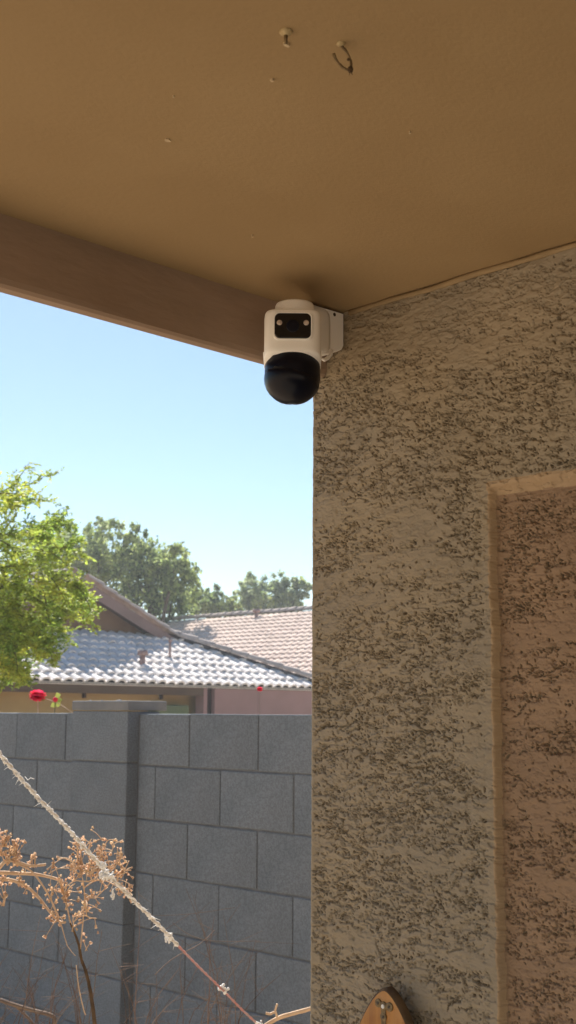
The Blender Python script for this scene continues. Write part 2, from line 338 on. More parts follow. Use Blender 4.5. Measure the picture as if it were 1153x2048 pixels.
# the wall body behind and around the finely trowelled area
g = MB()
g.box((XW+0.045, -4.2, 0), (5.0, YC-0.012, 2.45))
hp(g.build('wall_core', M['stucco_far'], house))
g = MB()
g.box((XW, -4.2, 0), (XW+0.044, -0.35, ZC))             # beyond the panel
g.box((XW, YN, 0), (XW+0.044, YC, Z0F))                  # below, corner pier
g.box((XW, -0.349, ZN), (XW+0.044, Y0F, ZC))             # over the panel
g.box((XW+NICHE, -0.349, 0.0), (XW+0.044, YN-0.001, Z0F))  # recessed panel, low
g.box((XW+NICHE, -0.349, Z0F), (XW+0.044, Y0F, ZN))
hp(g.build('rough_stucco', M['stucco_far'], house))

# --- ceiling with its soft joint where it meets the wall
g = MB()
n1, n2 = 60, 60
xs = np.linspace(-4.0, XW+0.03, n1); yy = np.linspace(-4.0, YC-0.02, n2)
vs = [(x, y, ZC+0.0016*math.sin(x*5+y*3)*math.sin(y*4.1)) for x in xs for y in yy]
g.add(vs, [(i*n2+j, i*n2+j+1, (i+1)*n2+j+1, (i+1)*n2+j) for i in range(n1-1) for j in range(n2-1)], 0, True)
g.box((-4.0, -4.0, ZC+0.02), (XW+0.03, YB+0.03, ZC+0.15))
hp(g.build('patio_ceiling', M['ceiling'], house))
g = MB()   # ragged caulk bead along the wall top
pts = []; 
for i in range(90):
    y = YB-0.055-i*0.03
    pts.append((XW-0.001+0.0012*math.sin(i*1.3), y, ZC-0.0035+0.0010*math.sin(i*0.83)))
g.tube(pts, [0.0048*(0.8+0.4*random.random()) for _ in pts], 8, 0, True)
hp(g.build('caulk_bead', M['caulk'], house))
# --- fascia board: wavy upper joint, rounded lower edge
g = MB(); nn = 120; prof = []
for i in range(nn+1):
    x = -4.0+(XW+4.0)*i/nn
    prof.append(x)
vs = []
for x in prof:
    w = 0.0012*math.sin(x*7.0)+0.0008*math.sin(x*17+1)
    zb = 2.2225+0.001*math.sin(x*3)
    sec = [(YB+w*0.5, ZC+0.01), (YB+w, zb+0.012), (YB+0.0015, zb+0.004), (YB+0.006, zb), (YC-0.007, zb+0.002), (YC-0.001, zb+0.008), (YC, ZC+0.15)]
    vs += [(x, a, b) for a, b in sec]
k = 7
g.add(vs, [(i*k+j, i*k+j+1, (i+1)*k+j+1, (i+1)*k+j) for i in range(nn) for j in range(k-1)], 0, False)
hp(g.build('fascia_board', M['fascia'], house))
g = MB()
g.box((-4.1, YC+0.002, 2.2480), (5.1, YC+0.05, 2.46)); g.box((-4.1, -4.1, 2.478), (5.1, YC+0.06, 2.60))
hp(g.build('roof_deck', M['fascia'], house))
# flecks of bare paint on the ceiling
for (px, py, s) in ((545, 157, .0024), (336, 277, .0045), (505, 470, .0015), (820, 262, .0016), (348, 190, .0012)):
    p = on(px, py, 2, ZC); g = MB(); m_ = 7
    vs = [(p[0]+s*math.cos(a*2*math.pi/m_)*random.uniform(.6, 1.2), p[1]+s*math.sin(a*2*math.pi/m_)*random.uniform(.6, 1.2), ZC-0.0032) for a in range(m_)]
    vs += [(v[0], v[1], ZC+0.003) for v in vs]
    g.add(vs, [tuple(range(m_))]+[(i, i+m_, (i+1) % m_+m_, (i+1) % m_) for i in range(m_)])
    hp(g.build('paint_chip', M['chip'], house))

# ================================================================== CEILING HARDWARE
# broken hook stub
p = on(572, 62, 2, ZC)
t = tag(empty('hook_stub', p), 'pale brass screw stub in the ceiling left of the open hook', 'hook')
g = MB(); sec = [(0.0065, 0.001), (0.0068, -0.0015), (0.0052, -0.0035), (0.003, -0.005)]
vs = [(r_*math.cos(a*math.pi/8), r_*math.sin(a*math.pi/8), z_) for r_, z_ in sec for a in range(16)]
g.add(vs, [(i*16+a, i*16+(a+1) % 16, (i+1)*16+(a+1) % 16, (i+1)*16+a) for i in range(3) for a in range(16)]+[tuple(48+a for a in range(16))], 0, True)
g.build('collar', M['pale_metal'], t)
g = MB(); g.tube([(0, 0, -0.004), (0.0004, 0.0002, -0.009), (0.001, 0.0006, -0.013)], [0.0022, 0.0019, 0.0016], 8); g.build('screw_shank', M['old_metal'], t)
g = MB(); m_ = 8
cpos = on(574, 86, 2, ZC)-p
vs = [(cpos[0]+.006*math.cos(a*2*math.pi/m_+.8)*random.uniform(.5, 1), cpos[1]+.0022*math.sin(a*2*math.pi/m_+.8)*random.uniform(.6, 1.1), -0.003) for a in range(m_)]
vs += [(v[0], v[1], 0.003) for v in vs]
g.add(vs, [tuple(range(m_))]+[(i, i+m_, (i+1) % m_+m_, (i+1) % m_) for i in range(m_)]); g.build('paint_chip', M['chip'], t)
# open cup hook with a dark clot on it
p = on(682, 86, 2, ZC)
t = tag(empty('ceiling_hook', p), 'rusty open cup hook hanging from the ceiling with a dark clot on its bend', 'hook')
g = MB(); g.add([(r_*math.cos(a*math.pi/8), r_*math.sin(a*math.pi/8), z_) for r_, z_ in ((0.0046, 0.001), (0.0047, -0.0012), (0.0034, -0.0028), (0.0018, -0.0036)) for a in range(16)],
    [(i*16+a, i*16+(a+1) % 16, (i+1)*16+(a+1) % 16, (i+1)*16+a) for i in range(3) for a in range(16)]+[tuple(48+a for a in range(16))], 0, True)
g.build('collar', M['pale_metal'], t)
D0 = float((p-EYEP)@fh)
path = [(683, 92), (690, 99), (697, 109), (702, 121), (703, 131), (700, 138), (694, 139), (686, 135), (678, 127), (671, 117), (668, 107)]
pts = [at(x, y, D0+0.004*math.sin(i*0.3))-p for i, (x, y) in enumerate(path)]
pp = []
for i in range(len(pts)-1):
    for s in (0, .5): pp.append(pts[i]*(1-s)+pts[i+1]*s)
pp.append(pts[-1])
g = MB(); g.tube(pp, [0.0013+0.0003*math.sin(i) for i in range(len(pp)-3)]+[0.0014, 0.0017, 0.0017], 8, 0, True, 0.08); g.build('hook_wire', M['old_metal'], t)
g = MB(); c0 = at(701, 139, D0+0.003)-p; g.ball(c0, 0.0030, 10, 7, 0, 0.15, (1, 1, 1.1)); g.ball(at(697, 119, D0)-p, 0.0016, 8, 5, 0, 0.1)
g.tube([c0, at(705, 149, D0+0.003)-p], 0.0006, 5); g.tube([c0, at(699, 151, D0+0.003)-p], 0.0004, 5); g.build('clot', M['dry_dark'], t)

# ================================================================== SECURITY CAMERA
cc = on(586, 660, 1, 1.352)
BX, BY = float(cc[0]), 1.352
dev = tag(empty('security_camera', (BX, BY, 2.2)), 'white twin-lens security camera with black pan and tilt head under the ceiling corner', 'security camera')
dev.rotation_euler = (0, 0, -HEAD)               # local -Y looks back at the viewer
bpy.context.view_layer.update()
def sup(w, d, e, n=40, back=1.0):                # superellipse section
    out = []
    for k in range(n):
        a = 2*math.pi*k/n; c_, s_ = math.cos(a), math.sin(a)
        ee = e if s_ < 0 else 2.2
        out.append((w*abs(c_)**(2/ee)*(1 if c_ >= 0 else -1), d*abs(s_)**(2/ee)*(1 if s_ >= 0 else -1)))
    return out
def loft(g, rings, mi=0, smooth=True, captop=True, capbot=True):
    n = len(rings[0]); vs = [q for r_ in rings for q in r_]
    fs = [(i*n+k, i*n+(k+1) % n, (i+1)*n+(k+1) % n, (i+1)*n+k) for i in range(len(rings)-1) for k in range(n)]
    if capbot: fs.append(tuple(range(n-1, -1, -1)))
    if captop: fs.append(tuple((len(rings)-1)*n+k for k in range(n)))
    g.add(vs, fs, mi, smooth)
def zz_at(py): return float(at(586, py, float((np.array([BX, BY, 0])@fh)-0.035))[2])-2.2
zt, zb, zbb = zz_at(619), zz_at(706), zz_at(796)
print('device z', zt, zb, zbb)
# shell: squared front, bottom rim cut in a shallow arch
g = MB(); rings = []
W = 0.0445
nsec = 48
sec = sup(1.0, 1.0, 4.2, nsec)
for zf, sc in ((0.0, 0.97), (0.03, 1.0), (0.12, 1.0), (0.5, 1.0), (0.88, 1.0), (0.95, 0.985), (0.985, 0.95), (1.0, 0.89)):
    ring = []
    for (sx, sy) in sec:
        zlow = zb-0.014*min(1, max(0.0, (sy+0.75)/0.8))-0.002*abs(sx)**3   # front rim higher than the sides
        zv = zlow+(zt-zlow)*zf
        ring.append((sx*W*sc, sy*0.043*sc, zv))
    rings.append(ring)
loft(g, rings)
shell = g.build('body_shell', M['white_plastic'], dev)
# bezel recess + black window
def rrect(w, h, r_, n=6):
    o = []
    for cx_, cz_, a0 in ((w-r_, h-r_, 0), (-(w-r_), h-r_, 90), (-(w-r_), -(h-r_), 180), (w-r_, -(h-r_), 270)):
        for k in range(n+1):
            a = R(a0+90*k/n); o.append((cx_+r_*math.cos(a), cz_+r_*math.sin(a)))
    return o
wz = zz_at(655); YF = -0.043
g = MB(); rings = []
for (w, h, y_) in ((.0305, .0225, YF+0.001), (.0300, .0220, YF-0.0010), (.0285, .0208, YF-0.0016), (.0278, .0200, YF-0.0006)):
    rings.append([(a, y_, wz+b) for a, b in rrect(w, h, .0085)])
loft(g, rings, captop=False, capbot=False); g.build('window_bezel', M['white_plastic'], dev)
g = MB(); loft(g, [[(a, YF+0.0, wz+b) for a, b in rrect(.0279, .0201, .008)], [(a, YF-0.0010, wz+b) for a, b in rrect(.0278, .0200, .008)], [(a, YF-0.0018, wz+b) for a, b in rrect(.0265, .0188, .0072)]], smooth=False)
win = g.build('front_window', M['black_gloss'], dev)
g = MB()
def ydisc(g, cx_, cz_, rad, y_, th, n=20, mi=0):
    loft(g, [[(cx_+rad*math.cos(2*math.pi*k/n), y_, cz_+rad*math.sin(2*math.pi*k/n)) for k in range(n)],
             [(cx_+rad*math.cos(2*math.pi*k/n), y_-th, cz_+rad*math.sin(2*math.pi*k/n)) for k in range(n)],
             [(cx_+rad*.8*math.cos(2*math.pi*k/n), y_-th*1.3, cz_+rad*.8*math.sin(2*math.pi*k/n)) for k in range(n)]], mi)
ydisc(g, 0, wz-.0005, .0100, YF-.0018, .0004, 28)
g.build('lens', M['black_satin'], win)
for s in (-1, 1):
    g = MB(); ydisc(g, s*.0205, wz+.0045, .0042, YF-.0018, .0009, 18); g.build('infrared_lamp', M['led'], win)
# top disc that joins body to the bracket
g = MB(); rings = []
for zf, rr in ((zt-.004, .031), (zt+.0185, .031), (zt+.0215, .0295), (zt+.0225, .026)):
    rings.append([(rr*math.cos(2*math.pi*k/36)+.003, rr*math.sin(2*math.pi*k/36)+.008, zf) for k in range(36)])
loft(g, rings); g.build('swivel_cap', M['white_plastic'], dev)
# black pan and tilt head: domed drum
g = MB(); rings = []; n = 48
hR = .0435; zc_ = zbb+hR*0.93
def rad(z_):
    if z_ >= zc_: return hR
    return hR*math.sqrt(max(0, 1-((zc_-z_)/(hR*0.93))**2))
zl = [zbb+0.0001, zbb+.0008, zbb+.0025, zbb+.005, zbb+.009, zbb+.014, zbb+.02, zbb+.027, zc_-.004, zc_, zc_+.010, zb+.010]
for z_ in zl:
    rr = rad(z_); rings.append([(rr*math.cos(2*math.pi*k/n), rr*0.96*math.sin(2*math.pi*k/n), z_) for k in range(n)])
loft(g, rings); head = g.build('pan_tilt_head', M['black_satin'], dev)
# visor plate: tilted lower half of the head, a step proud, ending in a diagonal seam
g = MB(); rows = []
for i in range(13):
    ph = R(-205+230*i/12)                           # round the front
    row = []
    for j in range(9):
        top = -0.05+0.34*math.cos(ph+R(150))         # seam runs down from the left
        lat = (-math.pi/2*0.98)+(top+math.pi/2*0.98)*j/8
        rr = hR*1.03
        row.append((rr*math.cos(lat)*math.cos(ph), rr*0.97*math.cos(lat)*math.sin(ph), zc_+rr*0.94*math.sin(lat)))
    rows.append(row)
vs = [q for r_ in rows for q in r_]
g.add(vs, [(i*9+j, (i+1)*9+j, (i+1)*9+j+1, i*9+j+1) for i in range(12) for j in range(8)], 0, True)
v = g.build('visor', M['black_satin'], head); so = v.modifiers.new('solid', 'SOLIDIFY'); so.thickness = 0.0009; so.offset = -1
# white side arms behind the head
for s in (-1, 1):
    g = MB(); arm = []
    for i in range(9):
        u_ = i/8; z_ = zb+.008-u_*(.030 if s < 0 else .026); wdt = .017*(1-u_*0.65)
        arm.append([(s*(.0462-.0004*i), yq, z_) for yq in (0.004-wdt, 0.004+wdt)]+[(s*(.0424-.0004*i), yq, z_) for yq in (0.004+wdt, 0.004-wdt)])
    loft(g, arm); bevel(g.build('side_arm', M['white_plastic'], dev), .001, 2)
# bracket: built in world axes, plate against the board, arm reaching out to the body
def devw(o): return local_to(o, dev)
xr = XW-0.001
def plate_z(px, py): return float(on(px, py, 1, 1.400)[2])
zt_p, zb_p = plate_z(690, 626), plate_z(690, 703)
g = MB(); rings = []
out = [(xr-.001, zt_p-.0015), (xr-.001, zb_p+.008), (xr-.004, zb_p+.0025), (xr-.009, zb_p), (xr-.034, zb_p-.012), (xr-.060, zb_p-.020), (xr-.078, zb_p-.018), (xr-.084, zb_p-.01), (xr-.086, zb_p+.02), (xr-.086, zt_p-.003)]
for y_, sh in ((YB-.001, 0), (1.403, 0), (1.4003, .0012)):
    rings.append([(x_+(sh if x_ < xr-.05 else -sh), y_, z_+(-sh if z_ > 2.29 else sh)) for x_, z_ in out])
loft(g, rings[::-1], smooth=False); devw(g.build('mounting_plate', M['white_plastic'], dev))
# arm: a scooped bridge from plate to body
g = MB(); rings = []
for t_ in np.linspace(0, 1, 9):
    e = 3*t_*t_-2*t_**3
    cx_ = (xr-.052)*(1-t_)+(BX+.006)*t_; cy_ = 1.402*(1-t_)+(BY+.012)*t_
    hw = .0235*(1-e)+.030*e if t_ < 1 else .028
    top = (zt_p-.004)*(1-e)+(2.2+zt+.0215)*e; bot = (zb_p-.010)*(1-e)+(2.2+zb+.004)*e
    ring = []
    for k in range(20):
        a = 2*math.pi*k/20; c_, s_ = math.cos(a), math.sin(a)
        ring.append((cx_+hw*abs(c_)**.5*(1 if c_ >= 0 else -1), cy_, (top+bot)/2+(top-bot)/2*abs(s_)**.45*(1 if s_ >= 0 else -1)))
    rings.append(ring)
loft(g, rings[::-1]); devw(g.build('bracket_arm', M['white_plastic'], dev))
# hook shaped cable clip under the arm
g = MB(); path = [(648, 697), (655, 703), (662, 704), (665, 699)]
base = [on(x, y, 1, 1.388) for x, y in ((664, 700), (662, 709), (656, 716), (649, 720), (645, 718))]
g.tube(base, [.003, .0034, .0034, .003, .002], 8); devw(g.build('cable_clip', M['white_plastic'], dev))
# mounting screw in the plate
q = on(670, 629, 1, 1.3995); g = MB()
loft(g, [[(q[0]+rr*math.cos(2*math.pi*k/16), 1.4002-dd, q[2]+rr*math.sin(2*math.pi*k/16)) for k in range(16)] for dd, rr in ((0, .0031), (.0006, .0030), (.0003, .0016))])
devw(g.build('screw', M['dark_hole'], dev))
# ================================================================== WOODEN PLAQUE on the wall
XP = XW-0.035
pz = tag(empty('wooden_plaque', (XP, 1.2830, 0.95)), 'varnished pointed wooden plaque hung on the stucco wall, cut by the bottom edge', 'plaque')
prof = []
def halfw(d):    # half width by drop below the tip
    return 0.0535*min(1.0, (d/0.062))**0.62 if d < 0.062 else (0.0535+0.010*math.sin(min(1, (d-0.062)/0.10)*math.pi/2))
H = 0.34; ztip = 1.2535
def hw2(d):
    w = halfw(d)
    if d > 0.26: w *= math.sqrt(max(0, 1-((d-0.26)/0.08)**2))*0.999+0.001
    return w
ds = [0, .0012, .004, .008, .013, .019, .026, .034, .043, .053, .062, .09, .14, .2, .26, .29, .32, .335, .34]
outl = [(-hw2(d)*(0 if d == 0 else 1), ztip-d) for d in ds]+[(hw2(d), ztip-d) for d in ds[-2:0:-1]]
rings = []
for x_, sc in ((0.014, 0.975), (0.012, 1.0), (-0.001, 1.0), (-0.004, 0.965)):
    rings.append([(x_, a*sc, (b-1.12)*sc+1.12-0.95) for a, b in outl])
g = MB(); n = len(outl); vs = [q for r_ in rings for q in r_]
g.add(vs, [(i*n+k, i*n+(k+1) % n, (i+1)*n+(k+1) % n, (i+1)*n+k) for i in range(3) for k in range(n)], 1, True)
g.add(rings[-1], [tuple(range(n))]); g.add(rings[0], [tuple(range(n-1, -1, -1))], 1)
g.build('board', [M['wood'], M['wood_edge']], pz)
hx = -0.0042
def pl(px, py): q = on(px, py, 0, XP-0.004); return float(q[1])-1.2830, float(q[2])-0.95
g = MB()
lobes = [pl(757.5, 2006), pl(768, 2012.5), pl(780, 2014), pl(768, 2034)]
for (a, b), rr in zip(lobes, (.0062, .0066, .0066, .0062)):
    loft(g, [[(hx-dd, a+r2*math.cos(2*math.pi*k/16), b+r2*math.sin(2*math.pi*k/16)) for k in range(16)] for dd, r2 in ((0, rr), (.0012, rr), (.0016, rr*.85))])
for (a, b), (c_, d_) in ((lobes[0], lobes[1]), (lobes[1], lobes[2]), (lobes[1], lobes[3]), (lobes[3], (lobes[3][0]-.001, lobes[3][1]-.05))):
    v_ = np.array([c_-a, d_-b]); v_ /= np.linalg.norm(v_); nrm = np.array([-v_[1], v_[0]])*.0042
    g.hexa([(hx, a+nrm[0], b+nrm[1]), (hx, c_+nrm[0], d_+nrm[1]), (hx, c_-nrm[0], d_-nrm[1]), (hx, a-nrm[0], b-nrm[1]),
            (hx-.0011, a+nrm[0], b+nrm[1]), (hx-.0011, c_+nrm[0], d_+nrm[1]), (hx-.0011, c_-nrm[0], d_-nrm[1]), (hx-.0011, a-nrm[0], b-nrm[1])])
hang = g.build('hanger_plate', M['old_metal'], pz)
for i, (a, b) in enumerate(lobes):
    g = MB(); rr = .0032 if i == 1 else .0024
    loft(g, [[(hx-dd, a+r2*math.cos(2*math.pi*k/12), b+r2*math.sin(2*math.pi*k/12)) for k in range(12)] for dd, r2 in ((.0014, rr), (.0026, rr*.9), (.0026, rr*.5), (.0018, rr*.3))])
    g.build('screw', M['rope_white'] if i == 1 else M['dark_hole'], hang)
g = MB(); g.tube([(0.012, 0, .17), (0.034, 0, .17)], .006, 8); g.build('wall_peg', M['dark_hole'], pz)

# ================================================================== BLOCK WALL
XB, TOPZ, CH, BL = 3.2819, 1.6495, 0.2165, 0.4063
THK = 0.115
bw = tag(empty('block_wall', (XB, 4.4, 0)), 'grey concrete block garden wall with a capped pier', 'wall')
YPN, YPF = 4.2735, 4.6750                        # pier near and far ends
XPF = XB-0.054
proto = {}
def block_obj(name, y0, y1, z0, z1, x0, x1, parent, root, m='block', top=False):
    L = round(y1-y0, 3); Hh = round(z1-z0, 3); T = round(x1-x0, 3); key = (L, Hh, T, m, random.randint(0, 3))
    if key not in proto:
        g = MB(); e = .0035; j = lambda: random.uniform(-.0016, .0016)
        a = [(-T/2+e*.2, -L/2+j(), -Hh/2+j()), (T/2, -L/2, -Hh/2), (T/2, L/2, -Hh/2), (-T/2+e*.2, L/2+j(), -Hh/2+j()),
             (-T/2+e*.2, -L/2+j(), Hh/2+j()), (T/2, -L/2, Hh/2), (T/2, L/2, Hh/2), (-T/2+e*.2, L/2+j(), Hh/2+j())]
        g.hexa(a); proto[key] = g.mesh(name, M[m])
    o = link(name, proto[key], parent)
    o.location = ((x0+x1)/2-root[0]+random.uniform(-.0012, .0012), (y0+y1)/2-root[1], (z0+z1)/2-root[2])
    bevel(o, .004, 2)
    return o
rt = (XB, 4.4, 0)
J = .0065
for c in range(8):
    z1 = TOPZ-c*CH; z0 = z1-CH+J
    if z0 < 0: z0 = -0.02
    # right of the pier (towards the viewer)
    off = 3.9343 if c % 2 == 0 else 3.7415
    y = off+BL
    edges = [YPN-0.009]
    while y > YPN-0.06: y -= BL
    while y > 0.0: edges.append(y); y -= BL
    for a, b in zip(edges[:-1], edges[1:]):
        if a-b > .03: block_obj('block', b+J/2, a-J/2, z0, z1, XB, XB+THK, bw, rt)
    offl = 4.8052 if c % 2 == 0 else 5.0250
    y = offl
    while y-BL > YPF+0.02: y -= BL
    edges = [YPF-0.02, ]
    while y < 9.5: edges.append(y) if y > YPF else None; y += BL
    for a, b in zip(edges[:-1], edges[1:]):
        if b-a > .03: block_obj('block', a+J/2, b-J/2, z0, z1, XB, XB+THK, bw, rt)
g = MB(); g.box((XB+.0055, 0.0, -0.1), (XB+THK-.006, 9.4, TOPZ-.004)); o = g.build('mortar', M['mortar'], bw); local_to(o, bw); bpy.context.view_layer.update(); o.matrix_parent_inverse = Matrix.Translation((-XB, -4.4, 0))
pier = empty('pier', (0, 0, 0)); pier.parent = bw
for c in range(8):
    z1 = TOPZ+.010-c*CH; z0 = z1-CH+J*.8
    if z0 < 0: z0 = -.02
    block_obj('block', YPN, YPF, z0, z1, XPF, XPF+.172, pier, rt)
g = MB(); g.box((XPF+.006-XB, YPN+.004-4.4, -0.1), (XPF+.16-XB, YPF-.004-4.4, TOPZ+.005)); g.build('mortar', M['mortar'], pier)
# cap slab
cz0, cz1 = TOPZ+.0125, TOPZ+.054
g = MB(); g.box((XPF-.004-XB, YPN-.006-4.4, cz0), (XPF+.205-XB, YPF+.004-4.4, cz1)); bevel(g.build('pier_cap', M['block_top'], pier), .005)
g = MB()
for (a, b) in ((.10, .3), (.03, .2), (.16, .12), (.11, .09)):
    g.ball((XPF-.004-XB+a*.2+.006, YPN-4.4+b, cz1), random.uniform(.005, .009), 7, 5, 0, .3, (1, 1.4, .7))
g.build('mortar_crumb', M['block_top'], pier)['kind'] = 'stuff'

# ================================================================== NEIGHBOUR HOUSE (Dutch gable, pale S tiles)
YE, ZE, PM = 19.685, 2.20, 0.43
SL = math.sqrt(1+PM*PM)
XG0, YG0 = 17.8121, 22.379                      # right foot of the gable
XA = 15.19; ZAP = 4.566
nh = tag(empty('neighbour_house', (XA, YE, 0)), 'brown house with pale barrel-tiled hip roof and small gable behind the block wall', 'house')
def nhp(o): o.matrix_parent_inverse = Matrix.Translation((-XA, -YE, 0)); return o
TP, ROW = 0.245, 0.366
def tile_mesh(name, m, TPx=TP, Lx=ROW+.05, n=7, ht=.055):
    g = MB(); prof = []
    for k in range(n+1):
        a = math.pi*k/n; prof.append((-math.cos(a)*TPx*.385, math.sin(a)*ht))
    prof.append((TPx*.5, 0.0)); prof.append((TPx*.64, .004))
    vs = []
    for (yv, sc, dz_) in ((0, 1.0, .036), (Lx, .88, -.004)):
        for (a, b) in prof: vs.append((a*sc, yv, b*sc+dz_))
    k = len(prof); 
    fs = [(i, k+i, k+i+1, i+1) for i in range(k-1)]
    fs = [(i, i+1, k+i+1, k+i) for i in range(k-1)]
    vs += [(a*.86, 0.0, max(b*.78-.004, -.01)+.012) for (a, b) in prof]     # front thickness
    fs += [(2*k+i, 2*k+i+1, i+1, i) for i in range(k-1)]
    g.add(vs, fs, 0, False)
    return g.mesh(name, m)
tm = [tile_mesh('roof_tile', M['tile'], ht=h_) for h_ in (.060, .064, .056)]
slope = math.atan(PM)
xl_c = 2*XA-(XG0+(YG0-YE))                       # left eave corner
xr_c = XG0+(YG0-YE)
nrow = 8; cand = []
for r_ in range(nrow):
    y_ = YE+r_*ROW/SL; zr = ZE+PM*(y_-YE)
    lim_r = xr_c-(y_-YE); lim_l = xl_c+(y_-YE)
    x_ = lim_l+.1
    x_ = math.ceil(lim_l/TP)*TP
    while x_ < lim_r-.02:
        cand.append((x_, y_, zr)); x_ += TP
# tiles in view first
def px_of(P):
    d = np.array(P)-EYEP; Z = d@fwd; return CX+F_PX*(d@rgt)/Z
seen = [c for c in cand if -10 < px_of(c) < 640]
print('tiles', len(cand), len(seen))
seen.sort(key=lambda c: c[1]); keep = seen[:300]; rest = [c for c in cand if c not in keep]
for (x_, y_, z_) in keep:
    o = link('roof_tile', random.choice(tm), nh)
    o.location = (x_-XA+random.uniform(-.008, .008), y_-YE+random.uniform(-.012, .012), z_+.02+random.uniform(0, .006)); o.rotation_euler = (slope+random.uniform(-.01, .01), 0, random.uniform(-.02, .02))
g = MB(); cs, sn = math.cos(slope), math.sin(slope)
for (x_, y_, z_) in rest:
    me_ = tm[0]; g.add([(x_+v_.co.x, y_+v_.co.y*cs-v_.co.z*sn, z_+.02+v_.co.y*sn+v_.co.z*cs) for v_ in me_.vertices], [tuple(p_.vertices) for p_ in me_.polygons])
o = nhp(g.build('roof_tile', M['tile'], nh)); o['kind'] = 'stuff'
g = MB(); g.box((xl_c+.02, YE+.03, ZE-.02), (xr_c-.02, YE+.06, ZE+.030)); nhp(g.build('eave_closure', M['tile'], nh))
# roof planes under the tiles, and the faces that turn away
g = MB(); YB2 = 33.0
g.add([(xl_c, YE, ZE), (xr_c, YE, ZE), (XG0, YG0, ZE+PM*(YG0-YE)), (2*XA-XG0, YG0, ZE+PM*(YG0-YE))], [(0, 1, 2, 3)])
zg = ZE+PM*(YG0-YE)
g.add([(xr_c, YE, ZE-.01), (xr_c, YB2, ZE-.01), (XA, YB2, ZAP-.02), (XA, YG0-.25, ZAP-.02), (XG0, YG0-.25, zg-.01), (XG0, YG0, zg-.01)], [(0, 1, 2, 3, 4, 5)])
g.add([(xl_c, YE, ZE-.01), (xl_c, YB2, ZE-.01), (XA, YB2, ZAP-.02), (XA, YG0-.25, ZAP-.02), (2*XA-XG0, YG0-.25, zg-.01), (2*XA-XG0, YG0, zg-.01)], [(5, 4, 3, 2, 1, 0)])
nhp(g.build('roof_deck', M['underlay'], nh))
# gable wall, boards, caps
g = MB(); g.add([(2*XA-XG0+.2, YG0+.12, zg-.1), (XG0-.05, YG0+.12, zg-.1), (XA, YG0+.12, ZAP-.1)], [(0, 1, 2)]); nhp(g.build('gable_wall', M['gable_brown'], nh))
rise = (ZAP-zg)/(XG0-XA)
for s in (1, -1):
    x0, x1 = XA, XA+s*(XG0-XA+.28)
    za, zb_ = ZAP, zg-.12
    g = MB(); y0_, y1_ = YG0-.30, YG0-.26
    g.hexa([(x0, y0_, za-.26), (x1, y0_, zb_-.20), (x1, y1_, zb_-.20), (x0, y1_, za-.26), (x0, y0_, za), (x1, y0_, zb_+.03), (x1, y1_, zb_+.03), (x0, y1_, za)])
    nhp(g.build('rake_board', M['rake_board'], nh))
    g = MB(); g.hexa([(x0, YG0-.255, za-.05), (x1, YG0-.255, zb_-.02), (x1, YG0+.3, zb_-.02), (x0, YG0+.3, za-.05), (x0, YG0-.255, za-.01), (x1, YG0-.255, zb_+.02), (x1, YG0+.3, zb_+.02), (x0, YG0+.3, za-.01)])
    nhp(g.build('soffit', M['rake_board'], nh))
def cap_mesh(name, m, L, wdt, hgt_):
    g = MB(); n = 8; vs = []
    for (t_, sc) in ((-.02, 1.06), (0, 1.08), (L*1.06, .88)):
        for k in range(n+1):
            a = math.pi*k/n; vs.append((t_, -math.cos(a)*wdt*sc, math.sin(a)*hgt_*sc+(0.012 if sc > 1 else 0)))
    k = n+1; fs = [(r_*k+i, (r_+1)*k+i, (r_+1)*k+i+1, r_*k+i+1) for r_ in range(2) for i in range(n)]
    vs += [(-.02, q[1]*.82, q[2]*.78) for q in vs[:k]]
    fs += [(i, i+1, 3*k+i+1, 3*k+i) for i in range(k-1)]
    g.add(vs, fs, 0, True); return g.mesh(name, m)
def cap_run(name, A, B, me_, L, parent, base, side_jit=.012):
    A = np.array(A, float); B = np.array(B, float); d = B-A; tot = np.linalg.norm(d); d /= tot; n = int(tot/L)
    X = Vector(d); Yv = Vector((0, 0, 1)).cross(X); Yv.normalize(); Zv = X.cross(Yv)
    rot = Matrix((X, Yv, Zv)).transposed().to_euler()
    for i in range(n):
        p_ = A+d*L*i; o = link(name, me_, parent); o.location = (p_[0]-base[0]+random.uniform(-side_jit, side_jit), p_[1]-base[1], p_[2]-base[2]+random.uniform(-.006, .006)); o.rotation_euler = rot
cm = cap_mesh('ridge_tile', M['cap_tile'], .40, .125, .10)
bs_ = (XA, YE, 0)
hipA = (xr_c+.02, YE-.02, ZE+.13); hipB = (XG0, YG0, zg+.15)
cap_run('ridge_tile', hipA, hipB, cm, .40, nh, bs_)
g = MB(); g.hexa([(hipA[0]-.05, hipA[1], ZE-.02), (hipA[0]+.03, hipA[1]+.05, ZE-.02), (hipB[0]+.03, hipB[1]+.05, zg), (hipB[0]-.05, hipB[1], zg), (hipA[0]-.05, hipA[1], ZE+.13), (hipA[0]+.03, hipA[1]+.05, ZE+.13), (hipB[0]+.03, hipB[1]+.05, zg+.15), (hipB[0]-.05, hipB[1], zg+.15)])
nhp(g.build('hip_mortar', M['underlay'], nh))
cap_run('ridge_tile', (2*XA-xr_c, YE, ZE+.13), (2*XA-XG0, YG0, zg+.13), cm, .40, nh, bs_)
cap_run('ridge_tile', (XG0+.25, YG0-.24, zg-.02), (XA, YG0-.24, ZAP+.10), cm, .40, nh, bs_)
cap_run('ridge_tile', (2*XA-XG0-.25, YG0-.24, zg-.02), (XA, YG0-.24, ZAP+.10), cm, .40, nh, bs_)
cap_run('ridge_tile', (XA, YG0-.2, ZAP+.04), (XA, YB2, ZAP+.04), cm, .40, nh, bs_)
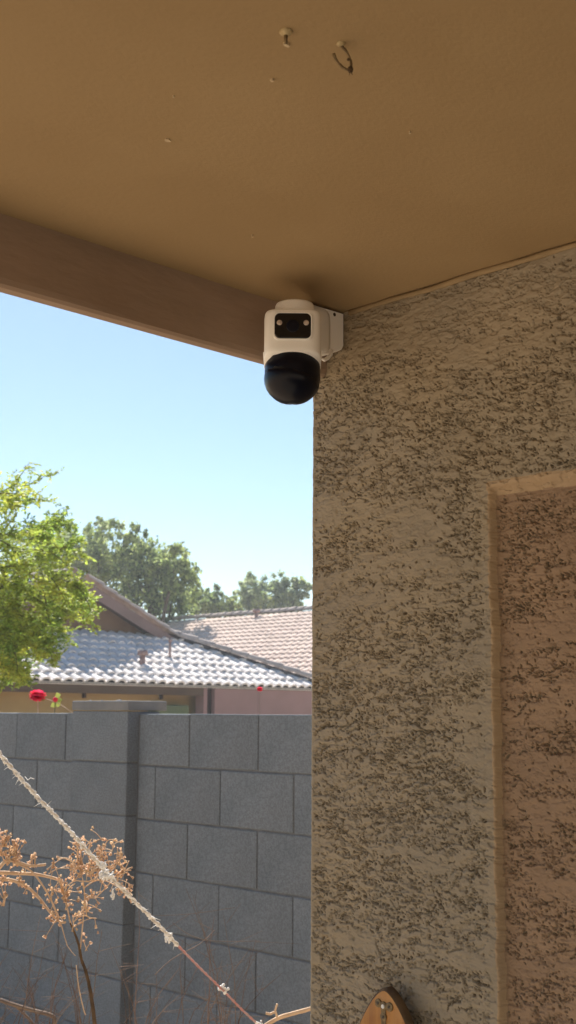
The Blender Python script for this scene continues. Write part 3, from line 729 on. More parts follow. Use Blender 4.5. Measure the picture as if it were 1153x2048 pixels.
# eave fascia and walls
g = MB(); g.box((xl_c+.05, YE+.05, ZE-.18), (16.88, YE+.09, ZE-.02)); nhp(g.build('eave_board', M['house_fascia'], nh))
g = MB(); g.box((xl_c+.05, YE+.10, ZE-.12), (16.88, YE+.60, ZE-.08)); nhp(g.build('eave_soffit', M['house_fascia'], nh))
g = MB(); g.box((xl_c+.4, YE+.58, 0), (17.6, YE+.70, ZE-.13)); g.box((xl_c+.4, YE+.71, 0), (xl_c+.5, YB2, ZE-.1)); g.box((xr_c-.5, YE+.71, 0), (xr_c-.4, YB2, ZE-.1)); g.box((xl_c+.4, YB2-.1, 0), (xr_c-.4, YB2, ZE-.1)); nhp(g.build('house_wall', M['house_tan'], nh))
# short stubs of beams under the eave
for px in (168, 322):
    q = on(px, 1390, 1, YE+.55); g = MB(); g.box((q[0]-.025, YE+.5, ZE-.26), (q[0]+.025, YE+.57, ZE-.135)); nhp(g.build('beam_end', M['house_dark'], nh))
q = on(350, 1412, 1, YE+.3)
g = MB(); g.box((q[0]-.55, YE+.25, 0.9), (q[0]+.35, YE+.5, q[2]+.02)); nhp(bevel(g.build('garden_bin', mat('bin_green', (.16, .19, .09), (.12, .15, .08), 6, .6), nh), .03))
# column, dark doorway, mauve wall
q0, q1, q2 = on(408, 1400, 1, YE+.04)[0], on(415, 1400, 1, YE+.04)[0], on(430, 1400, 1, YE+.04)[0]
g = MB(); g.box((q0, YE+.04, 0), (q1, YE+.30, ZE-.03)); nhp(g.build('column', M['house_mauve'], nh))
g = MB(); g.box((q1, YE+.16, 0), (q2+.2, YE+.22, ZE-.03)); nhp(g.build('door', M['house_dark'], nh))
jx = on(517, 1400, 1, YE+.04)[0]
g = MB(); g.box((q2, YE+.04, 0), (jx-.01, YE+.15, ZE-.03)); g.box((jx+.01, YE+.055, 0), (xr_c-.2, YE+.15, ZE-.03)); nhp(g.build('stucco_panel', M['house_mauve'], nh))
# vents on the roof
def roof_pt(px, py):
    d = ray(px, py); t_ = (ZE-EYE-PM*YE)/(d[2]-PM*d[1]); return EYEP+d*t_
q = roof_pt(285, 1334); g = MB(); z0 = q[2]
g.tube([(q[0], q[1], z0-.05), (q[0], q[1], z0+.24)], .06, 10); g.tube([(q[0], q[1], z0+.24), (q[0], q[1], z0+.34)], [.12, .10], 12); nhp(g.build('roof_vent', M['vent'], nh))
q = roof_pt(340, 1322); z0 = q[2]
g = MB(); g.tube([(q[0], q[1], z0-.05), (q[0], q[1], z0+.42)], .028, 8); g.tube([(q[0], q[1], z0+.41), (q[0], q[1], z0+.46)], .045, 8); nhp(g.build('vent_pipe', M['vent'], nh))

# ================================================================== FAR HOUSE (long tan tiled slope)
X2, Z2 = 28.4, 4.945
fhs = tag(empty('far_house', (X2, 28, 0)), 'house with long sunlit tan tiled roof slope behind the gabled house', 'house')
def fp(o): o.matrix_parent_inverse = Matrix.Translation((-X2, -28, 0)); return o
ya, yb_ = 20.0, 37.2; SP = 6.2
tm2 = tile_mesh('far_tile', M['tile_warm'], .27, .42, 5, .05)
vv = np.array([v_.co[:] for v_ in tm2.vertices]); ff = [tuple(p_.vertices) for p_ in tm2.polygons]
V = []; Fs = []; b = 0
nr = int(SP*SL/.36)
for r_ in range(nr):
    dxr = SP-(r_*.36/SL)
    for c_ in range(int((yb_-ya)/.27)):
        y_ = ya+c_*.27+random.uniform(-.008, .008)
        # local x along eave (-Y world), local y up slope (+X world)
        wx_ = X2-dxr+vv[:, 1]*math.cos(slope)-vv[:, 2]*math.sin(slope)
        wz_ = Z2-PM*dxr+.02+vv[:, 1]*math.sin(slope)+vv[:, 2]*math.cos(slope)
        wy_ = y_-vv[:, 0]
        V.append(np.stack([wx_, wy_, wz_], -1)); Fs += [tuple(i+b for i in f_) for f_ in ff]; b += len(vv)
V = np.concatenate(V); me = np_mesh('roof_tile', V, np.array(Fs), M['tile_warm'])
o = fp(link('roof_tile', me, fhs)); o['kind'] = 'stuff'
g = MB(); g.add([(X2-SP, ya, Z2-PM*SP), (X2-SP, yb_, Z2-PM*SP), (X2, yb_, Z2), (X2, ya, Z2), (X2+SP, ya, Z2-PM*SP), (X2+SP, yb_, Z2-PM*SP)], [(0, 3, 2, 1), (3, 4, 5, 2)]); fp(g.build('roof_deck', M['underlay'], fhs))
g = MB(); g.box((X2-SP+.5, ya+.3, 0), (X2+SP-.5, yb_-.3, Z2-PM*SP-.05)); g.add([(X2-SP+.5, yb_-.3, Z2-PM*SP-.1), (X2+SP-.5, yb_-.3, Z2-PM*SP-.1), (X2, yb_-.3, Z2-.2)], [(0, 1, 2)]); fp(g.build('house_wall', M['house_tan'], fhs))
cm2 = cap_mesh('ridge_tile', M['cap_tile'], .38, .14, .12)
cap_run('ridge_tile', (X2, ya, Z2+.03), (X2, yb_, Z2+.03), cm2, .38, fhs, (X2, 28, 0))
q = on(513, 1244, 0, X2-.5); g = MB(); g.tube([(q[0], q[1], Z2-.5*PM-.1), (q[0], q[1], Z2+.02)], .06, 8); g.tube([(q[0], q[1], Z2+.02), (q[0], q[1], Z2+.12)], [.14, .12], 10); fp(g.build('roof_vent', M['vent'], fhs))

# ================================================================== TREES
def leaf_cloud(name, centers, size, mats, parent, asp=0.5, droop=0.0, seed=1, mi=None):
    r_ = np.random.default_rng(seed); n = len(centers)
    a = r_.normal(size=(n, 3)); a[:, 2] -= droop; a /= np.linalg.norm(a, axis=1)[:, None]
    b = r_.normal(size=(n, 3)); b -= a*(a*b).sum(1)[:, None]; b /= np.linalg.norm(b, axis=1)[:, None]
    s = size*r_.uniform(.55, 1.35, n)[:, None]
    c = np.asarray(centers)
    v = np.stack([c-a*s*.5, c+b*s*asp*.5, c+a*s*.5, c-b*s*asp*.5], 1).reshape(-1, 3)
    f = np.arange(n*4).reshape(n, 4)
    me = np_mesh(name, v, f, mats, False, mi)
    return link(name, me, parent)
def crown_points(lobes, per, seed, fall=0.0):
    r_ = np.random.default_rng(seed); pts = []
    for (c, rx, rz, w) in lobes:
        c = np.array(c); k = int(per*w); nb = max(6, int(k/40))
        d = r_.normal(size=(nb, 3)); d /= np.linalg.norm(d, axis=1)[:, None]
        rad_ = r_.uniform(.2, 1.2, nb)**.75
        cl = c+d*rad_[:, None]*np.array([rx, rx, rz])
        which = r_.integers(0, nb, k); sp = r_.normal(size=(k, 3))*np.array([rx*.13, rx*.13, rz*.11])
        # streamers: each clump hangs its leaves along an outward drooping line
        t_ = r_.uniform(0, 1, k); out = d[which]*np.array([1, 1, .55])
        q = cl[which]+sp*(1-.5*t_[:, None])+out*t_[:, None]*rx*.33; q[:, 2] -= fall*t_**2*rz*.5
        pts.append(q)
    return np.concatenate(pts)
def limb_set(root, base, targets, r0_, m, seed):
    rr = random.Random(seed); base = np.array(base, float)
    g = MB(); top = base+np.array([rr.uniform(-.2, .2), rr.uniform(-.2, .2), (min(t_[2] for t_ in targets)-base[2])*.55])
    g.tube([base, (base+top)/2+np.array([.05, .08, 0]), top], [r0_, r0_*.8, r0_*.65], 9, 0, True, .06); g.build('trunk', m, root)
    for t_ in targets:
        t_ = np.array(t_, float); mid = top*.45+t_*.55+np.array([rr.uniform(-.3, .3), rr.uniform(-.3, .3), rr.uniform(0, .4)])*np.linalg.norm(t_-top)*.25
        g = MB(); g.tube([top*(1-q)**2+2*mid*q*(1-q)+t_*q*q for q in np.linspace(0, 1, 7)], [r0_*.5*(1-.8*q) for q in np.linspace(0, 1, 7)], 6, 0, True, .05)
        for k in range(4):
            q = rr.uniform(.4, .95); p0 = top*(1-q)**2+2*mid*q*(1-q)+t_*q*q
            e = p0+np.array([rr.uniform(-1, 1), rr.uniform(-1, 1), rr.uniform(.1, .9)])*np.linalg.norm(t_-top)*.2
            g.tube([p0, (p0+e)/2+np.array([0, 0, .05]), e], [r0_*.16, r0_*.1, r0_*.04], 5)
        g.build('limb', m, root)
def far_tree(name, label, lobes_px, D, per, size, mats, seed, group=None, fall=.3, asp=.5):
    lobes = []
    for (px, py, rpx, rpz, w) in lobes_px:
        dd = D+rng.uniform(-1.5, 1.5); c = at(px, py, dd); k = dd/F_PX*1.01
        lobes.append((c, rpx*k, rpz*k, w))
    cmid = np.mean([l_[0] for l_ in lobes], 0)
    root = tag(empty(name, (0, 0, 0)), label, 'tree', group)
    P = crown_points(lobes, per, seed, fall); mi = (np.random.default_rng(seed).random(len(P)) < .3).astype(int)
    leaf_cloud('crown', P, size, mats, root, asp, .5, seed, mi)
    limb_set(root, (cmid[0], cmid[1], 0), [l_[0] for l_ in lobes], .22, M['bark'], seed)
    return root
G_ = 'trees behind the roofs'
far_tree('shade_tree', 'tall hazy green tree behind the gable peak', [(150, 1090, 55, 50, 1.0), (205, 1085, 42, 50, .9), (165, 1140, 60, 48, 1.0), (222, 1142, 36, 46, .8), (128, 1115, 34, 46, .7), (180, 1120, 50, 50, .9), (60, 1110, 60, 60, .9), (200, 1050, 16, 16, .15)], 46, 2100, .17, [M['leaf_mid'], M['leaf_grey']], 21, G_)
far_tree('shade_tree', 'broad green tree with dark heart right of the gable slope', [(305, 1120, 62, 48, 1.2), (355, 1135, 44, 36, .9), (310, 1185, 55, 46, 1.2), (272, 1095, 24, 42, .5), (255, 1165, 34, 52, .7), (345, 1195, 40, 50, .7)], 44, 2300, .17, [M['leaf_mid'], M['leaf_dark']], 22, G_, .7)
far_tree('shade_tree', 'low green bushy tree over the left end of the tan roof', [(405, 1205, 26, 26, .6), (440, 1210, 30, 24, .8), (430, 1190, 18, 20, .3), (385, 1195, 20, 30, .4), (468, 1220, 20, 22, .4)], 58, 2600, .19, [M['leaf_mid'], M['leaf_dark']], 23, G_)
far_tree('shade_tree', 'rounded grey green tree over the right end of the tan roof', [(530, 1188, 40, 36, 1.2), (505, 1175, 24, 28, .5), (575, 1180, 28, 30, .5), (548, 1212, 46, 26, .8), (587, 1200, 22, 36, .5), (600, 1180, 18, 28, .4), (492, 1205, 22, 28, .4)], 62, 2600, .20, [M['leaf_grey'], M['leaf_mid']], 24, G_)

# foreground yellow-green tree: branchlets with paired leaves
pt = tag(empty('yellow_green_tree', (0, 0, 0)), 'feathery yellow green tree leaning in at the left over the tiled roof', 'tree')
r_ = np.random.default_rng(5); rr = random.Random(5)
DT = 11.0
def branchlet_leaves(p0, dirv, L, nleaf, lsz, droop):
    pts = []; p_ = np.array(p0, float); d = dirv/np.linalg.norm(dirv); stp = L/12
    line = [p_.copy()]
    for i in range(12):
        d = d+np.array([rr.gauss(0, .10), rr.gauss(0, .10), rr.gauss(0, .08)-droop*.10]); d /= np.linalg.norm(d); p_ = p_+d*stp; line.append(p_.copy())
    return line
leafP = []; leafA = []; twigs = MB()
def spray(px, py, ang, Lpx, dj=1.2, dens_=1.0, droop=1.0):
    D_ = DT+rr.uniform(-dj, dj); k = D_/F_PX
    p0 = at(px, py, D_); dirv = rgt*math.cos(R(ang))+upv*math.sin(R(ang))+fh*rr.uniform(-.6, .6)
    line = branchlet_leaves(p0, dirv, Lpx*k, 0, 0, droop)
    twigs.tube(line, [.006*(1-.8*i/12)+.0012 for i in range(13)], 4, 0, False)
    for i in range(1, 13):
        for q in range(int(3*dens_)):
            # pinna: little side twig carrying leaflets
            a = line[i]; side = np.array([rr.gauss(0, 1), rr.gauss(0, 1), rr.gauss(-.25, .7)]); side /= np.linalg.norm(side)
            Lp = rr.uniform(.06, .17)*(1.15-.5*i/12)
            e = a+side*Lp
            for t_ in np.linspace(.2, 1, 6):
                for s in (-1, 1):
                    perp = np.array([-side[1], side[0], .15])*s; leafP.append(a*(1-t_)+e*t_+perp*.016+np.array([rr.gauss(0, .006) for _ in range(3)])); leafA.append(side*.55+perp*.8)
def add_spray_field(n, x0, x1, y0, y1, ang0, ang1, L0, L1, dens_=1.0, droop=1.0):
    for _ in range(n):
        spray(rr.uniform(x0, x1), rr.uniform(y0, y1), rr.uniform(ang0, ang1), rr.uniform(L0, L1), 1.2, dens_, droop)
add_spray_field(9, -60, 40, 985, 1030, 5, 40, 70, 120, .8, .5)       # top plumes
add_spray_field(6, -60, 20, 1040, 1090, 10, 45, 60, 110, .8, .6)
add_spray_field(22, -80, 90, 1080, 1200, -50, 60, 60, 110, 1.0, 1.0)  # body
add_spray_field(28, -80, 110, 1150, 1260, -70, 30, 60, 105, 1.0, 1.4)
add_spray_field(22, -80, 50, 1230, 1300, -80, 20, 50, 85, 1.0, 1.4)
add_spray_field(12, 100, 150, 1140, 1210, -30, 30, 45, 75, .8, 1.2)
add_spray_field(9, 40, 120, 1050, 1110, 10, 60, 50, 85, .7, .8)
add_spray_field(5, 40, 100, 1255, 1290, -60, 10, 40, 70, .8, 1.2)
add_spray_field(60, -500, -80, 950, 1330, -80, 80, 80, 150, .7, 1.0)   # outside the frame the crown goes on
add_spray_field(8, -10, 45, 1290, 1350, -90, -50, 20, 45, .7, 1.2)
P = np.array(leafP); A_ = np.array(leafA); A_ /= np.linalg.norm(A_, axis=1)[:, None]
B_ = np.random.default_rng(3).normal(size=P.shape); B_ -= A_*(A_*B_).sum(1)[:, None]; B_ /= np.linalg.norm(B_, axis=1)[:, None]
s = (.034*np.random.default_rng(4).uniform(.7, 1.4, len(P)))[:, None]
v = np.stack([P-A_*s*.5, P+B_*s*.24, P+A_*s*.5, P-B_*s*.24], 1).reshape(-1, 3)
print('front leaves', len(P))
link('crown', np_mesh('crown', v, np.arange(len(P)*4).reshape(-1, 4), M['leaf_yellow']), pt)
twigs.build('twigs', M['twig_green'], pt)['kind'] = 'stuff'
cm_ = at(-170, 1200, DT)
limb_set(pt, (cm_[0], cm_[1], 0), [at(x, y, DT) for x, y in ((-40, 1010), (30, 1120), (60, 1190), (0, 1240), (-200, 1000), (-350, 1100))], .11, M['bark'], 9)

# ================================================================== ROSES above the wall
def rose(name, label, px, py, D, rad_, leaves, seed):
    rr_ = random.Random(seed); c = at(px, py, D); root = tag(empty(name, (c[0], c[1], 0)), label, 'flower', None)
    g = MB()
    for ring, (n_, tilt, sc) in enumerate(((4, .25, .6), (6, .6, .85), (8, 1.0, 1.0), (10, 1.4, 1.05), (10, 1.85, 1.0), (8, 2.3, .8))):
        for k in range(n_):
            a = 2*math.pi*(k+rr_.random()*.4)/n_+ring; ti = tilt+rr_.uniform(-.1, .15)
            d = np.array([math.cos(a)*math.sin(ti), math.sin(a)*math.sin(ti), math.cos(ti)]); sd_ = np.array([-math.sin(a), math.cos(a), 0]); nn_ = np.cross(d, sd_)
            w = rad_*sc*.55; L = rad_*sc; o_ = np.array([0, 0, c[2]-rad_*.2])
            vs = [o_+sd_*w*.3, o_+d*L*.5+sd_*w*.9+nn_*w*.15, o_+d*L*.95+sd_*w*.6-nn_*w*.2, o_+d*L*1.02-nn_*w*.1, o_+d*L*.95-sd_*w*.6-nn_*w*.2, o_+d*L*.5-sd_*w*.9+nn_*w*.15, o_-sd_*w*.3, o_+d*L*.5-nn_*w*.35]
            g.add(vs, [(0, 1, 7), (1, 2, 7), (2, 3, 7), (3, 4, 7), (4, 5, 7), (5, 6, 7), (6, 0, 7)], 0, True)
    g.build('bloom', M['petal'], root)
    g = MB(); g.tube([(0.05, 0.06, 0), (.06, .03, c[2]*.5), (.03, .03, c[2]-.15), (0, 0, c[2]-rad_*.2)], [.007, .006, .004, .003] if leaves else [.0015, .001, .0005, .0004], 6); 
    e0 = at(145, 1425, D)-np.array([c[0], c[1], 0]) if leaves else None
    if leaves:
        ctl = [e0-np.array([0, 0, .2]), e0, at(120, 1408, D)-np.array([c[0], c[1], 0]), at(95, 1398, D)-np.array([c[0], c[1], 0]), np.array([0, 0, c[2]-rad_*.3])]
        g.tube(ctl, [.003, .0028, .0024, .002, .002], 5)
    g.build('stem', M['dry_stem'] if leaves else M['twig_green'], root)
    for (lx, ly, s_) in leaves:
        q = at(lx, ly, D)-np.array([c[0], c[1], 0]); a = rr_.uniform(0, 6); g = MB(); w = s_*.4
        d1 = rgt*math.cos(a)*.6+upv*math.sin(a)*.6+fh*rr_.uniform(-.5, .5); d2 = np.cross(d1, fwd); d2 /= np.linalg.norm(d2)
        g.add([q-d1*s_*.5, q-d1*.1*s_+d2*w, q+d1*s_*.55, q-d1*.1*s_-d2*w, q+fwd*s_*.08], [(0, 1, 4), (1, 2, 4), (2, 3, 4), (3, 0, 4)], 0, True); g.build('leaf', M['rose_leaf'], root)
    return c
rose('red_rose', 'large crimson rose on a leaning stem above the wall, left of the pier cap', 76, 1388, 6.2, .042,
     [(116, 1391, .045), (120, 1400, .04), (108, 1410, .05), (117, 1408, .045), (85, 1398, .04), (111, 1399, .03)], 3)
rose('red_rose', 'tiny red bloom in front of the mauve wall, near the house corner', 520, 1377, 6.6, .017, [], 4)
# red bud beside the big rose
c = at(111, 1399, 6.2); b_ = tag(empty('rose_bud', (c[0], c[1], 0)), 'small red bud among yellow leaves right of the large rose', 'flower'); g = MB(); g.ball((0, 0, c[2]), .013, 8, 6, 0, .15); g.build('bloom', M['petal'], b_)
g = MB(); g.tube([(0.01, 0.01, 0), (.0, .01, c[2]*.7), (0, 0, c[2])], [.005, .004, .002], 5); g.build('stem', M['twig_green'], b_)

# ================================================================== ROPE
rp = [(-60, 1436, 2.56), (0, 1508, 2.60), (40, 1555, 2.63), (75, 1594, 2.66), (110, 1630, 2.68), (145, 1667, 2.71), (180, 1706, 2.74), (215, 1747, 2.78), (248, 1780, 2.81), (275, 1808, 2.84), (300, 1832, 2.87), (318, 1850, 2.89), (336, 1870, 2.91), (365, 1900, 2.95), (400, 1936, 3.0), (425, 1960, 3.03), (450, 1984, 3.06), (485, 2020, 3.1), (520, 2052, 3.14), (620, 2150, 3.25)]
rpts = [at(*q) for q in rp]
rr = random.Random(12)
def sample(path, n):
    path = [np.array(p_) for p_ in path]; ls = [0]
    for a, b in zip(path[:-1], path[1:]): ls.append(ls[-1]+np.linalg.norm(b-a))
    out = []
    for i in range(n):
        s_ = ls[-1]*i/(n-1); k = max(j for j in range(len(ls)) if ls[j] <= s_+1e-9); k = min(k, len(path)-2)
        t_ = (s_-ls[k])/(ls[k+1]-ls[k]); out.append(path[k]*(1-t_)+path[k+1]*t_)
    return out, ls[-1]
ropeE = tag(empty('rope', (0, 0, 0)), 'frayed white and pink rope running down across the yard', 'rope')
line, Ltot = sample(rpts, 520)
isplit = 296
for sidx in range(2):
    for part, (i0, i1) in enumerate(((0, isplit), (isplit, 520))):
        g = MB(); pts = []; rad_ = []
        for i in range(i0, min(i1+1, 520)):
            ph = i*.42+sidx*math.pi; tw = .0024 if part == 0 else .0011
            thick = .0025 if part == 0 else .0019
            pts.append(line[i]+rgt*math.cos(ph)*tw*.7+upv*math.cos(ph)*tw*.7+fwd*math.sin(ph)*tw); rad_.append(thick*(.85+.3*rr.random()))
        g.tube(pts, rad_, 6, 0, True, .15); g.build('strand', (M['rope_white'] if sidx == 0 else M['rope_core']) if part == 0 else M['rope_pink'], ropeE)
g = MB(); g.tube([line[0], line[0]+(line[0]-line[12])/np.linalg.norm(line[0]-line[12])*0.9+np.array([0, -.1, 0]), np.array([-0.1, YC+.02, 2.24])], [.0042, .004, .004], 7); g.build('strand', M['rope_white'], ropeE)
g = MB(); g.tube([line[-1], np.array([line[-1][0]+.25, line[-1][1]+.05, line[-1][2]*.5]), np.array([line[-1][0]+.5, line[-1][1]+.1, 0])], [.0022, .0022, .0022], 6); g.build('strand', M['rope_pink'], ropeE)
# frayed tufts on the upper part
g = MB()
for i in range(0, isplit):
    den = 1.0 if i < 150 else .45
    if 215 < i < 250: den = 1.0
    for _ in range(2):
        if rr.random() < den*(.35+.5*math.sin(i*.11)**2):
            c = line[i]+np.array([rr.gauss(0, .0018) for _ in range(3)]); g.ball(c, rr.uniform(.0012, .0034), 6, 4, 0, .4, (1, 1, rr.uniform(.6, 1.3)))
    if rr.random() < .30:
        c = line[i]; e = c+np.array([rr.gauss(0, .007), rr.gauss(0, .007), rr.gauss(-.002, .006)]); g.tube([c, (c+e)/2+np.array([0, 0, .001]), e], [.0007, .0006, .0003], 4)
o = g.build('frayed_fibre', M['rope_white'], ropeE); o['kind'] = 'stuff'
g = MB(); q = [at(x, y, 2.63) for x, y in ((50, 1553), (56, 1560), (62, 1556), (69, 1558))]; g.tube(q, .0007, 4); g.build('loose_thread', M['rope_white'], ropeE)
# knots
def knot(px, py, D, s_, elong, drop):
    g = MB(); c = at(px, py, D)
    for k in range(26):
        a = rr.uniform(0, 6.28); q = c+rgt*math.cos(a)*s_*rr.random()*elong+upv*(math.sin(a)*s_*rr.random()-drop*rr.random())+fwd*rr.uniform(-s_, s_)*.5
        g.ball(q, s_*rr.uniform(.25, .5), 7, 5, 0, .25)
    g.build('knot', M['rope_white'], ropeE)
knot(337, 1867, 2.91, .0085, .9, .016); knot(448, 1975, 3.06, .0085, 1.4, .006); knot(214, 1744, 2.77, .010, 1.3, .014); knot(226, 1778, 2.80, .005, .7, .022); knot(519, 2046, 3.13, .007, 1.2, .004); knot(206, 1728, 2.76, .007, 1.2, .004)

# ================================================================== DRIED PLANT
dp = tag(empty('dried_plant', (0, 0, 0)), 'dried shrub with curled tan seed heads in front of the block wall', 'plant')
def P3(pts, D0_=2.87): return [at(x, y, D0_+dd) for x, y, dd in pts]
def smooth_line(pts, n=4):
    out = []; P_ = [np.array(p_) for p_ in pts]
    for i in range(len(P_)-1):
        p0, p1, p2, p3 = P_[max(i-1, 0)], P_[i], P_[i+1], P_[min(i+2, len(P_)-1)]
        for t_ in np.arange(0, 1, 1/n): out.append(.5*((2*p1)+(-p0+p2)*t_+(2*p0-5*p1+4*p2-p3)*t_*t_+(-p0+3*p1-3*p2+p3)*t_**3))
    out.append(P_[-1]); return out
ln = smooth_line(P3([(215, 2300, .02), (205, 2150, .01), (190, 2048, 0), (184, 2000, 0), (174, 1950, 0), (163, 1918, 0), (158, 1890, 0), (148, 1862, 0), (141, 1846, 0)]))
g = MB(); g.tube([np.array([ln[0][0]+.02, ln[0][1], 0.0]), ln[0]], [.008, .0055], 7); g.tube(ln, [.0055-.0036*i/len(ln) for i in range(len(ln))], 7, 0, True, .12); g.build('stem', M['dry_dark'], dp)
ln = smooth_line(P3([(163, 1918, 0), (158, 1880, .01), (150, 1850, .01), (135, 1800, .02), (128, 1760, .03)]))
heads = MB(); 
def head(c, s_, d=None):
    d = np.array([rr.gauss(0, 1), rr.gauss(0, 1), rr.gauss(.3, .8)]) if d is None else np.array(d, float); d /= np.linalg.norm(d)
    a = np.cross(d, [.3, .5, .8]); a /= np.linalg.norm(a); b = np.cross(d, a); n = 6
    vs = [c+(a*math.cos(k*2*math.pi/n)+b*math.sin(k*2*math.pi/n))*s_*r2*(1+rr.uniform(-.2, .2))+d*s_*h_ for r2, h_ in ((.15, -.8), (.55, -.3), (.5, .5), (.85, .95)) for k in range(n)]
    heads.add(vs, [(i*n+k, i*n+(k+1) % n, (i+1)*n+(k+1) % n, (i+1)*n+k) for i in range(3) for k in range(n)]+[tuple(range(n))], 0, True)
tw = MB()
def branch(pts, r1, r2, m, D0_=2.87, clus=0, cl_s=.0046, spread=.016):
    ln = smooth_line(P3(pts, D0_), 4); n = len(ln)
    g = MB(); g.tube(ln, [r1+(r2-r1)*i/(n-1) for i in range(n)], 6, 0, True, .15); g.build('branch', m, dp)
    for _ in range(int(clus*.62)):
        i = rr.randrange(n//6, n); p_ = ln[i]; e = p_+(rgt*rr.gauss(0, 1)+upv*rr.gauss(.1, 1)+fwd*rr.gauss(0, .8))*spread*rr.uniform(.4, 1.2)
        tw.tube([p_, (p_+e)/2+upv*.002, e], [.0011, .0009, .0007], 4)
        head(e, cl_s*.86*rr.uniform(.6, 1.2), e-p_)
        if rr.random() < .6:
            e2 = e+(rgt*rr.gauss(0, 1)+upv*rr.gauss(0, 1))*.006; head(e2, cl_s*.8, e2-p_)
S_, Hh_ = M['dry_stem'], M['dry_head']
branch([(-60, 1760, 0), (-10, 1742, 0), (10, 1724, 0), (28, 1722, 0), (60, 1731, 0), (92, 1729, 0)], .0045, .003, S_, clus=14)
branch([(-60, 1740, .02), (0, 1745, .02), (40, 1747, .02), (80, 1750, .02), (118, 1760, .02), (122, 1768, .02)], .0048, .0032, S_, clus=10)
branch([(-60, 1745, .03), (0, 1757, .03), (30, 1762, .03), (55, 1774, .03), (80, 1798, .03), (100, 1824, .02), (118, 1842, .01), (131, 1845, 0)], .0042, .0028, S_, clus=44, spread=.012)
branch([(30, 1725, 0), (60, 1740, 0), (82, 1765, 0), (100, 1795, 0), (112, 1822, 0), (118, 1836, 0)], .0022, .0020, S_, clus=16)
branch([(118, 1755, .02), (126, 1780, .02), (131, 1800, .01), (135, 1815, 0)], .003, .002, Hh_, clus=22, spread=.014)
branch([(135, 1815, 0), (140, 1840, 0), (148, 1862, 0)], .0016, .0016, S_, clus=0)
branch([(160, 1905, 0), (164, 1870, 0), (168, 1820, 0), (169, 1780, .0), (160, 1740, 0), (140, 1720, 0)], .0016, .001, S_, clus=14)
q0_ = at(-60, 1750, 2.89); foot = np.array([at(205, 2150, 2.87)[0]-.25, at(205, 2150, 2.87)[1]+.05, 0])
g = MB(); g.tube(smooth_line([at(-60, 1752, 2.89), at(-150, 1830, 2.89), at(-190, 2000, 2.9), foot], 5), [.0048+.0002*i for i in range(16)], 7); g.build('branch', S_, dp)
# dense head of the shrub
for (a, b, ang, L) in [(160, 1740, 150, 55), (165, 1735, 120, 60), (170, 1735, 95, 60), (175, 1738, 70, 65), (180, 1742, 45, 70), (185, 1745, 25, 75), (185, 1750, 5, 78), (180, 1765, 175, 60), (160, 1750, 165, 62),
                      (150, 1770, 200, 45), (180, 1750, 55, 60), (175, 1745, 110, 50), (170, 1775, 10, 90), (168, 1790, 5, 85), (175, 1765, 30, 80), (170, 1810, 60, 25), (165, 1815, 250, 40), (172, 1800, 290, 45), (215, 1745, 60, 50), (225, 1755, 20, 40), (200, 1740, 80, 50), (190, 1730, 60, 62), (235, 1770, 330, 25)]:
    pts = []
    for k in range(5):
        t_ = k/4; aa = R(ang+18*math.sin(k*1.1+a)); pts.append((a+math.cos(aa)*L*t_, b-math.sin(aa)*L*t_+3*math.sin(k*2+b), .02*math.sin(a+k)))
    branch(pts, .0017, .0011, S_, clus=15, cl_s=.0046, spread=.014)
# clusters at the left margin
for (a, b, n_) in ((8, 1672, 12), (30, 1690, 14), (15, 1705, 12), (34, 1708, 8), (2, 1690, 8), (60, 1714, 4), (66, 1713, 3), (4, 1790, 5), (6, 1775, 4), (170, 1880, 2), (-20, 1690, 14)):
    for _ in range(n_):
        c = at(a+rr.gauss(0, 8), b+rr.gauss(0, 8), 2.87+rr.uniform(-.02, .02)); head(c, .0046*rr.uniform(.7, 1.2)); tw.tube([c, at(a+rr.gauss(0, 3), b+22, 2.88)], [.0009, .0011], 4)
o = heads.build('seed_head', M['dry_head'], dp); o['kind'] = 'stuff'
o = tw.build('twig', M['dry_stem'], dp); o['kind'] = 'stuff'
branch([(123, 1848, 0), (130, 1875, 0), (135, 1890, 0)], .0012, .0008, S_)
branch([(133, 1888, 0), (145, 1905, 0), (152, 1912, 0)], .0009, .0007, S_)
branch([(153, 1930, .02), (158, 1975, .02), (168, 2020, .02), (172, 2030, .02)], .0012, .0016, S_)

# dried branch at the lower edge, running behind the wall corner
db = tag(empty('dry_branch', (0, 0, 0)), 'pale dead branch with a forked twig at the foot of the stucco wall edge', 'branch')
def dbr(pts, r1, r2, D0_, name='branch', m=None):
    ln = smooth_line(P3(pts, D0_), 4); n = len(ln); g = MB(); g.tube(ln, [r1+(r2-r1)*i/(n-1) for i in range(n)], 7, 0, True, .1); g.build(name, m or S_, db)
dbr([(470, 2100, 0), (530, 2052, 0), (560, 2035, 0), (590, 2026, 0), (625, 2016, 0), (700, 1990, 0)], .0052, .0048, 3.1)
q = at(470, 2100, 3.1); g = MB(); g.tube([q, np.array([q[0]-.12, q[1]+.02, q[2]*.5]), np.array([q[0]-.15, q[1]+.05, 0])], [.0052, .007, .009], 7); g.build('branch', S_, db)
dbr([(556, 2040, -.01), (553, 2028, -.01), (550, 2024, -.01), (541, 2028, -.01), (532, 2026, -.01)], .0025, .003, 3.1, 'twig')
dbr([(550, 2026, -.01), (552, 2016, -.01), (555, 2008, -.01)], .0022, .0028, 3.1, 'twig')

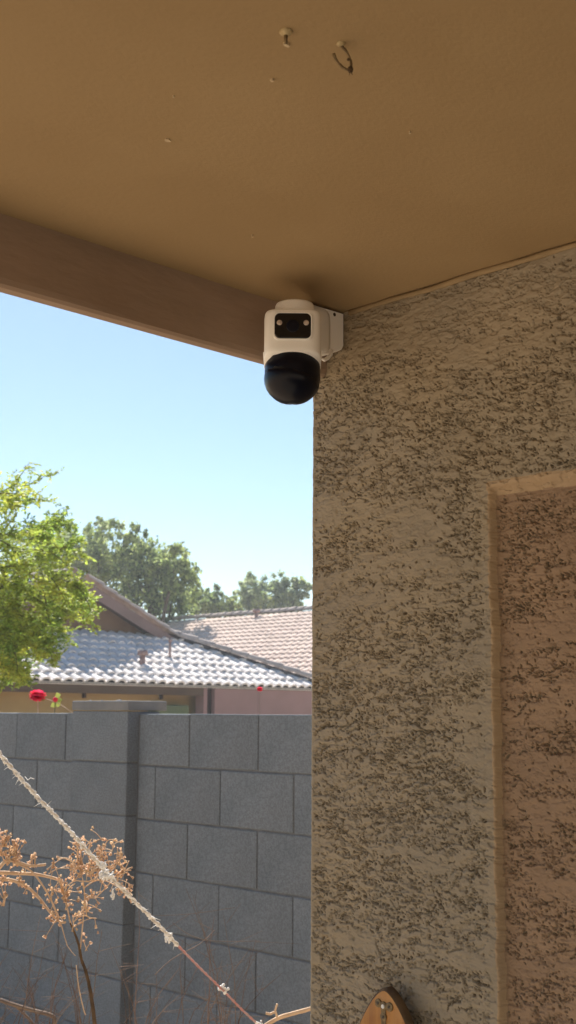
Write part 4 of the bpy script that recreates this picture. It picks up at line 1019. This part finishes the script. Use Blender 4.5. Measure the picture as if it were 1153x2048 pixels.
# thin dry brush standing before the block wall
g = MB(); rr = random.Random(44)
for _ in range(80):
    x0 = rr.choice([rr.uniform(-60, 180), rr.uniform(240, 480)]); y0 = rr.uniform(2060, 2200); D_ = rr.uniform(3.4, 4.2); h_ = rr.uniform(60, 260)*(1 if rr.random() < .8 else 1.4)
    lean = rr.uniform(-70, 90)
    pts = [at(x0+lean*t_*t_+rr.uniform(-4, 4), y0-h_*t_, D_) for t_ in np.linspace(0, 1, 5)]
    g.tube(pts, [.0016, .0014, .0012, .0009, .0005], 4, 0, False)
    for k in range(4):
        t_ = rr.uniform(.4, 1); a = at(x0+lean*t_*t_, y0-h_*t_, D_); e = a+(rgt*rr.gauss(0, 1)+upv*rr.gauss(.4, .6))*.05; g.tube([a, e], [.0008, .0004], 3, 0, False)
for (pts, r1) in (([(0, 2000), (35, 2012), (70, 2022), (105, 2032), (110, 2048)], .006), ([(30, 2010), (60, 2040), (80, 2070)], .004), ([(300, 1832), (380, 1828), (470, 1815)], .0007), ([(260, 1905), (330, 1860), (380, 1828)], .0007), ([(310, 1950), (345, 1918), (400, 1888), (430, 1860)], .0012), ([(345, 1845), (380, 1870), (430, 1882), (520, 1882)], .0008)):
    g.tube(smooth_line([at(x, y, 3.7) for x, y in pts], 4), r1, 5, 0, True)
o = g.build('dry_brush', M['brush']); tag(o, 'thin tangled dead twigs and straw before the foot of the block wall', 'dead brush', kind='stuff')
print('objects', len(bpy.data.objects), 'tris', sum(sum(len(p_.vertices)-2 for p_ in m_.polygons) for m_ in bpy.data.meshes if len(m_.polygons) < 50000)+sum(2*len(m_.polygons) for m_ in bpy.data.meshes if len(m_.polygons) >= 50000))

# ================================================================== AIR
hz = bpy.data.materials.new('haze'); hz.use_nodes = True; hn = hz.node_tree.nodes; hn.remove(hn['Principled BSDF'])
pv = hn.new('ShaderNodeVolumePrincipled'); pv.inputs['Density'].default_value = 0.0012; pv.inputs['Color'].default_value = (0.86, 0.94, 1, 1); pv.inputs['Anisotropy'].default_value = 0.3
hz.node_tree.links.new(pv.outputs[0], hn['Material Output'].inputs['Volume'])
g = MB(); g.box((-155, -155, -1), (155, 155, 16)); tag(g.build('haze', hz), kind='stuff')
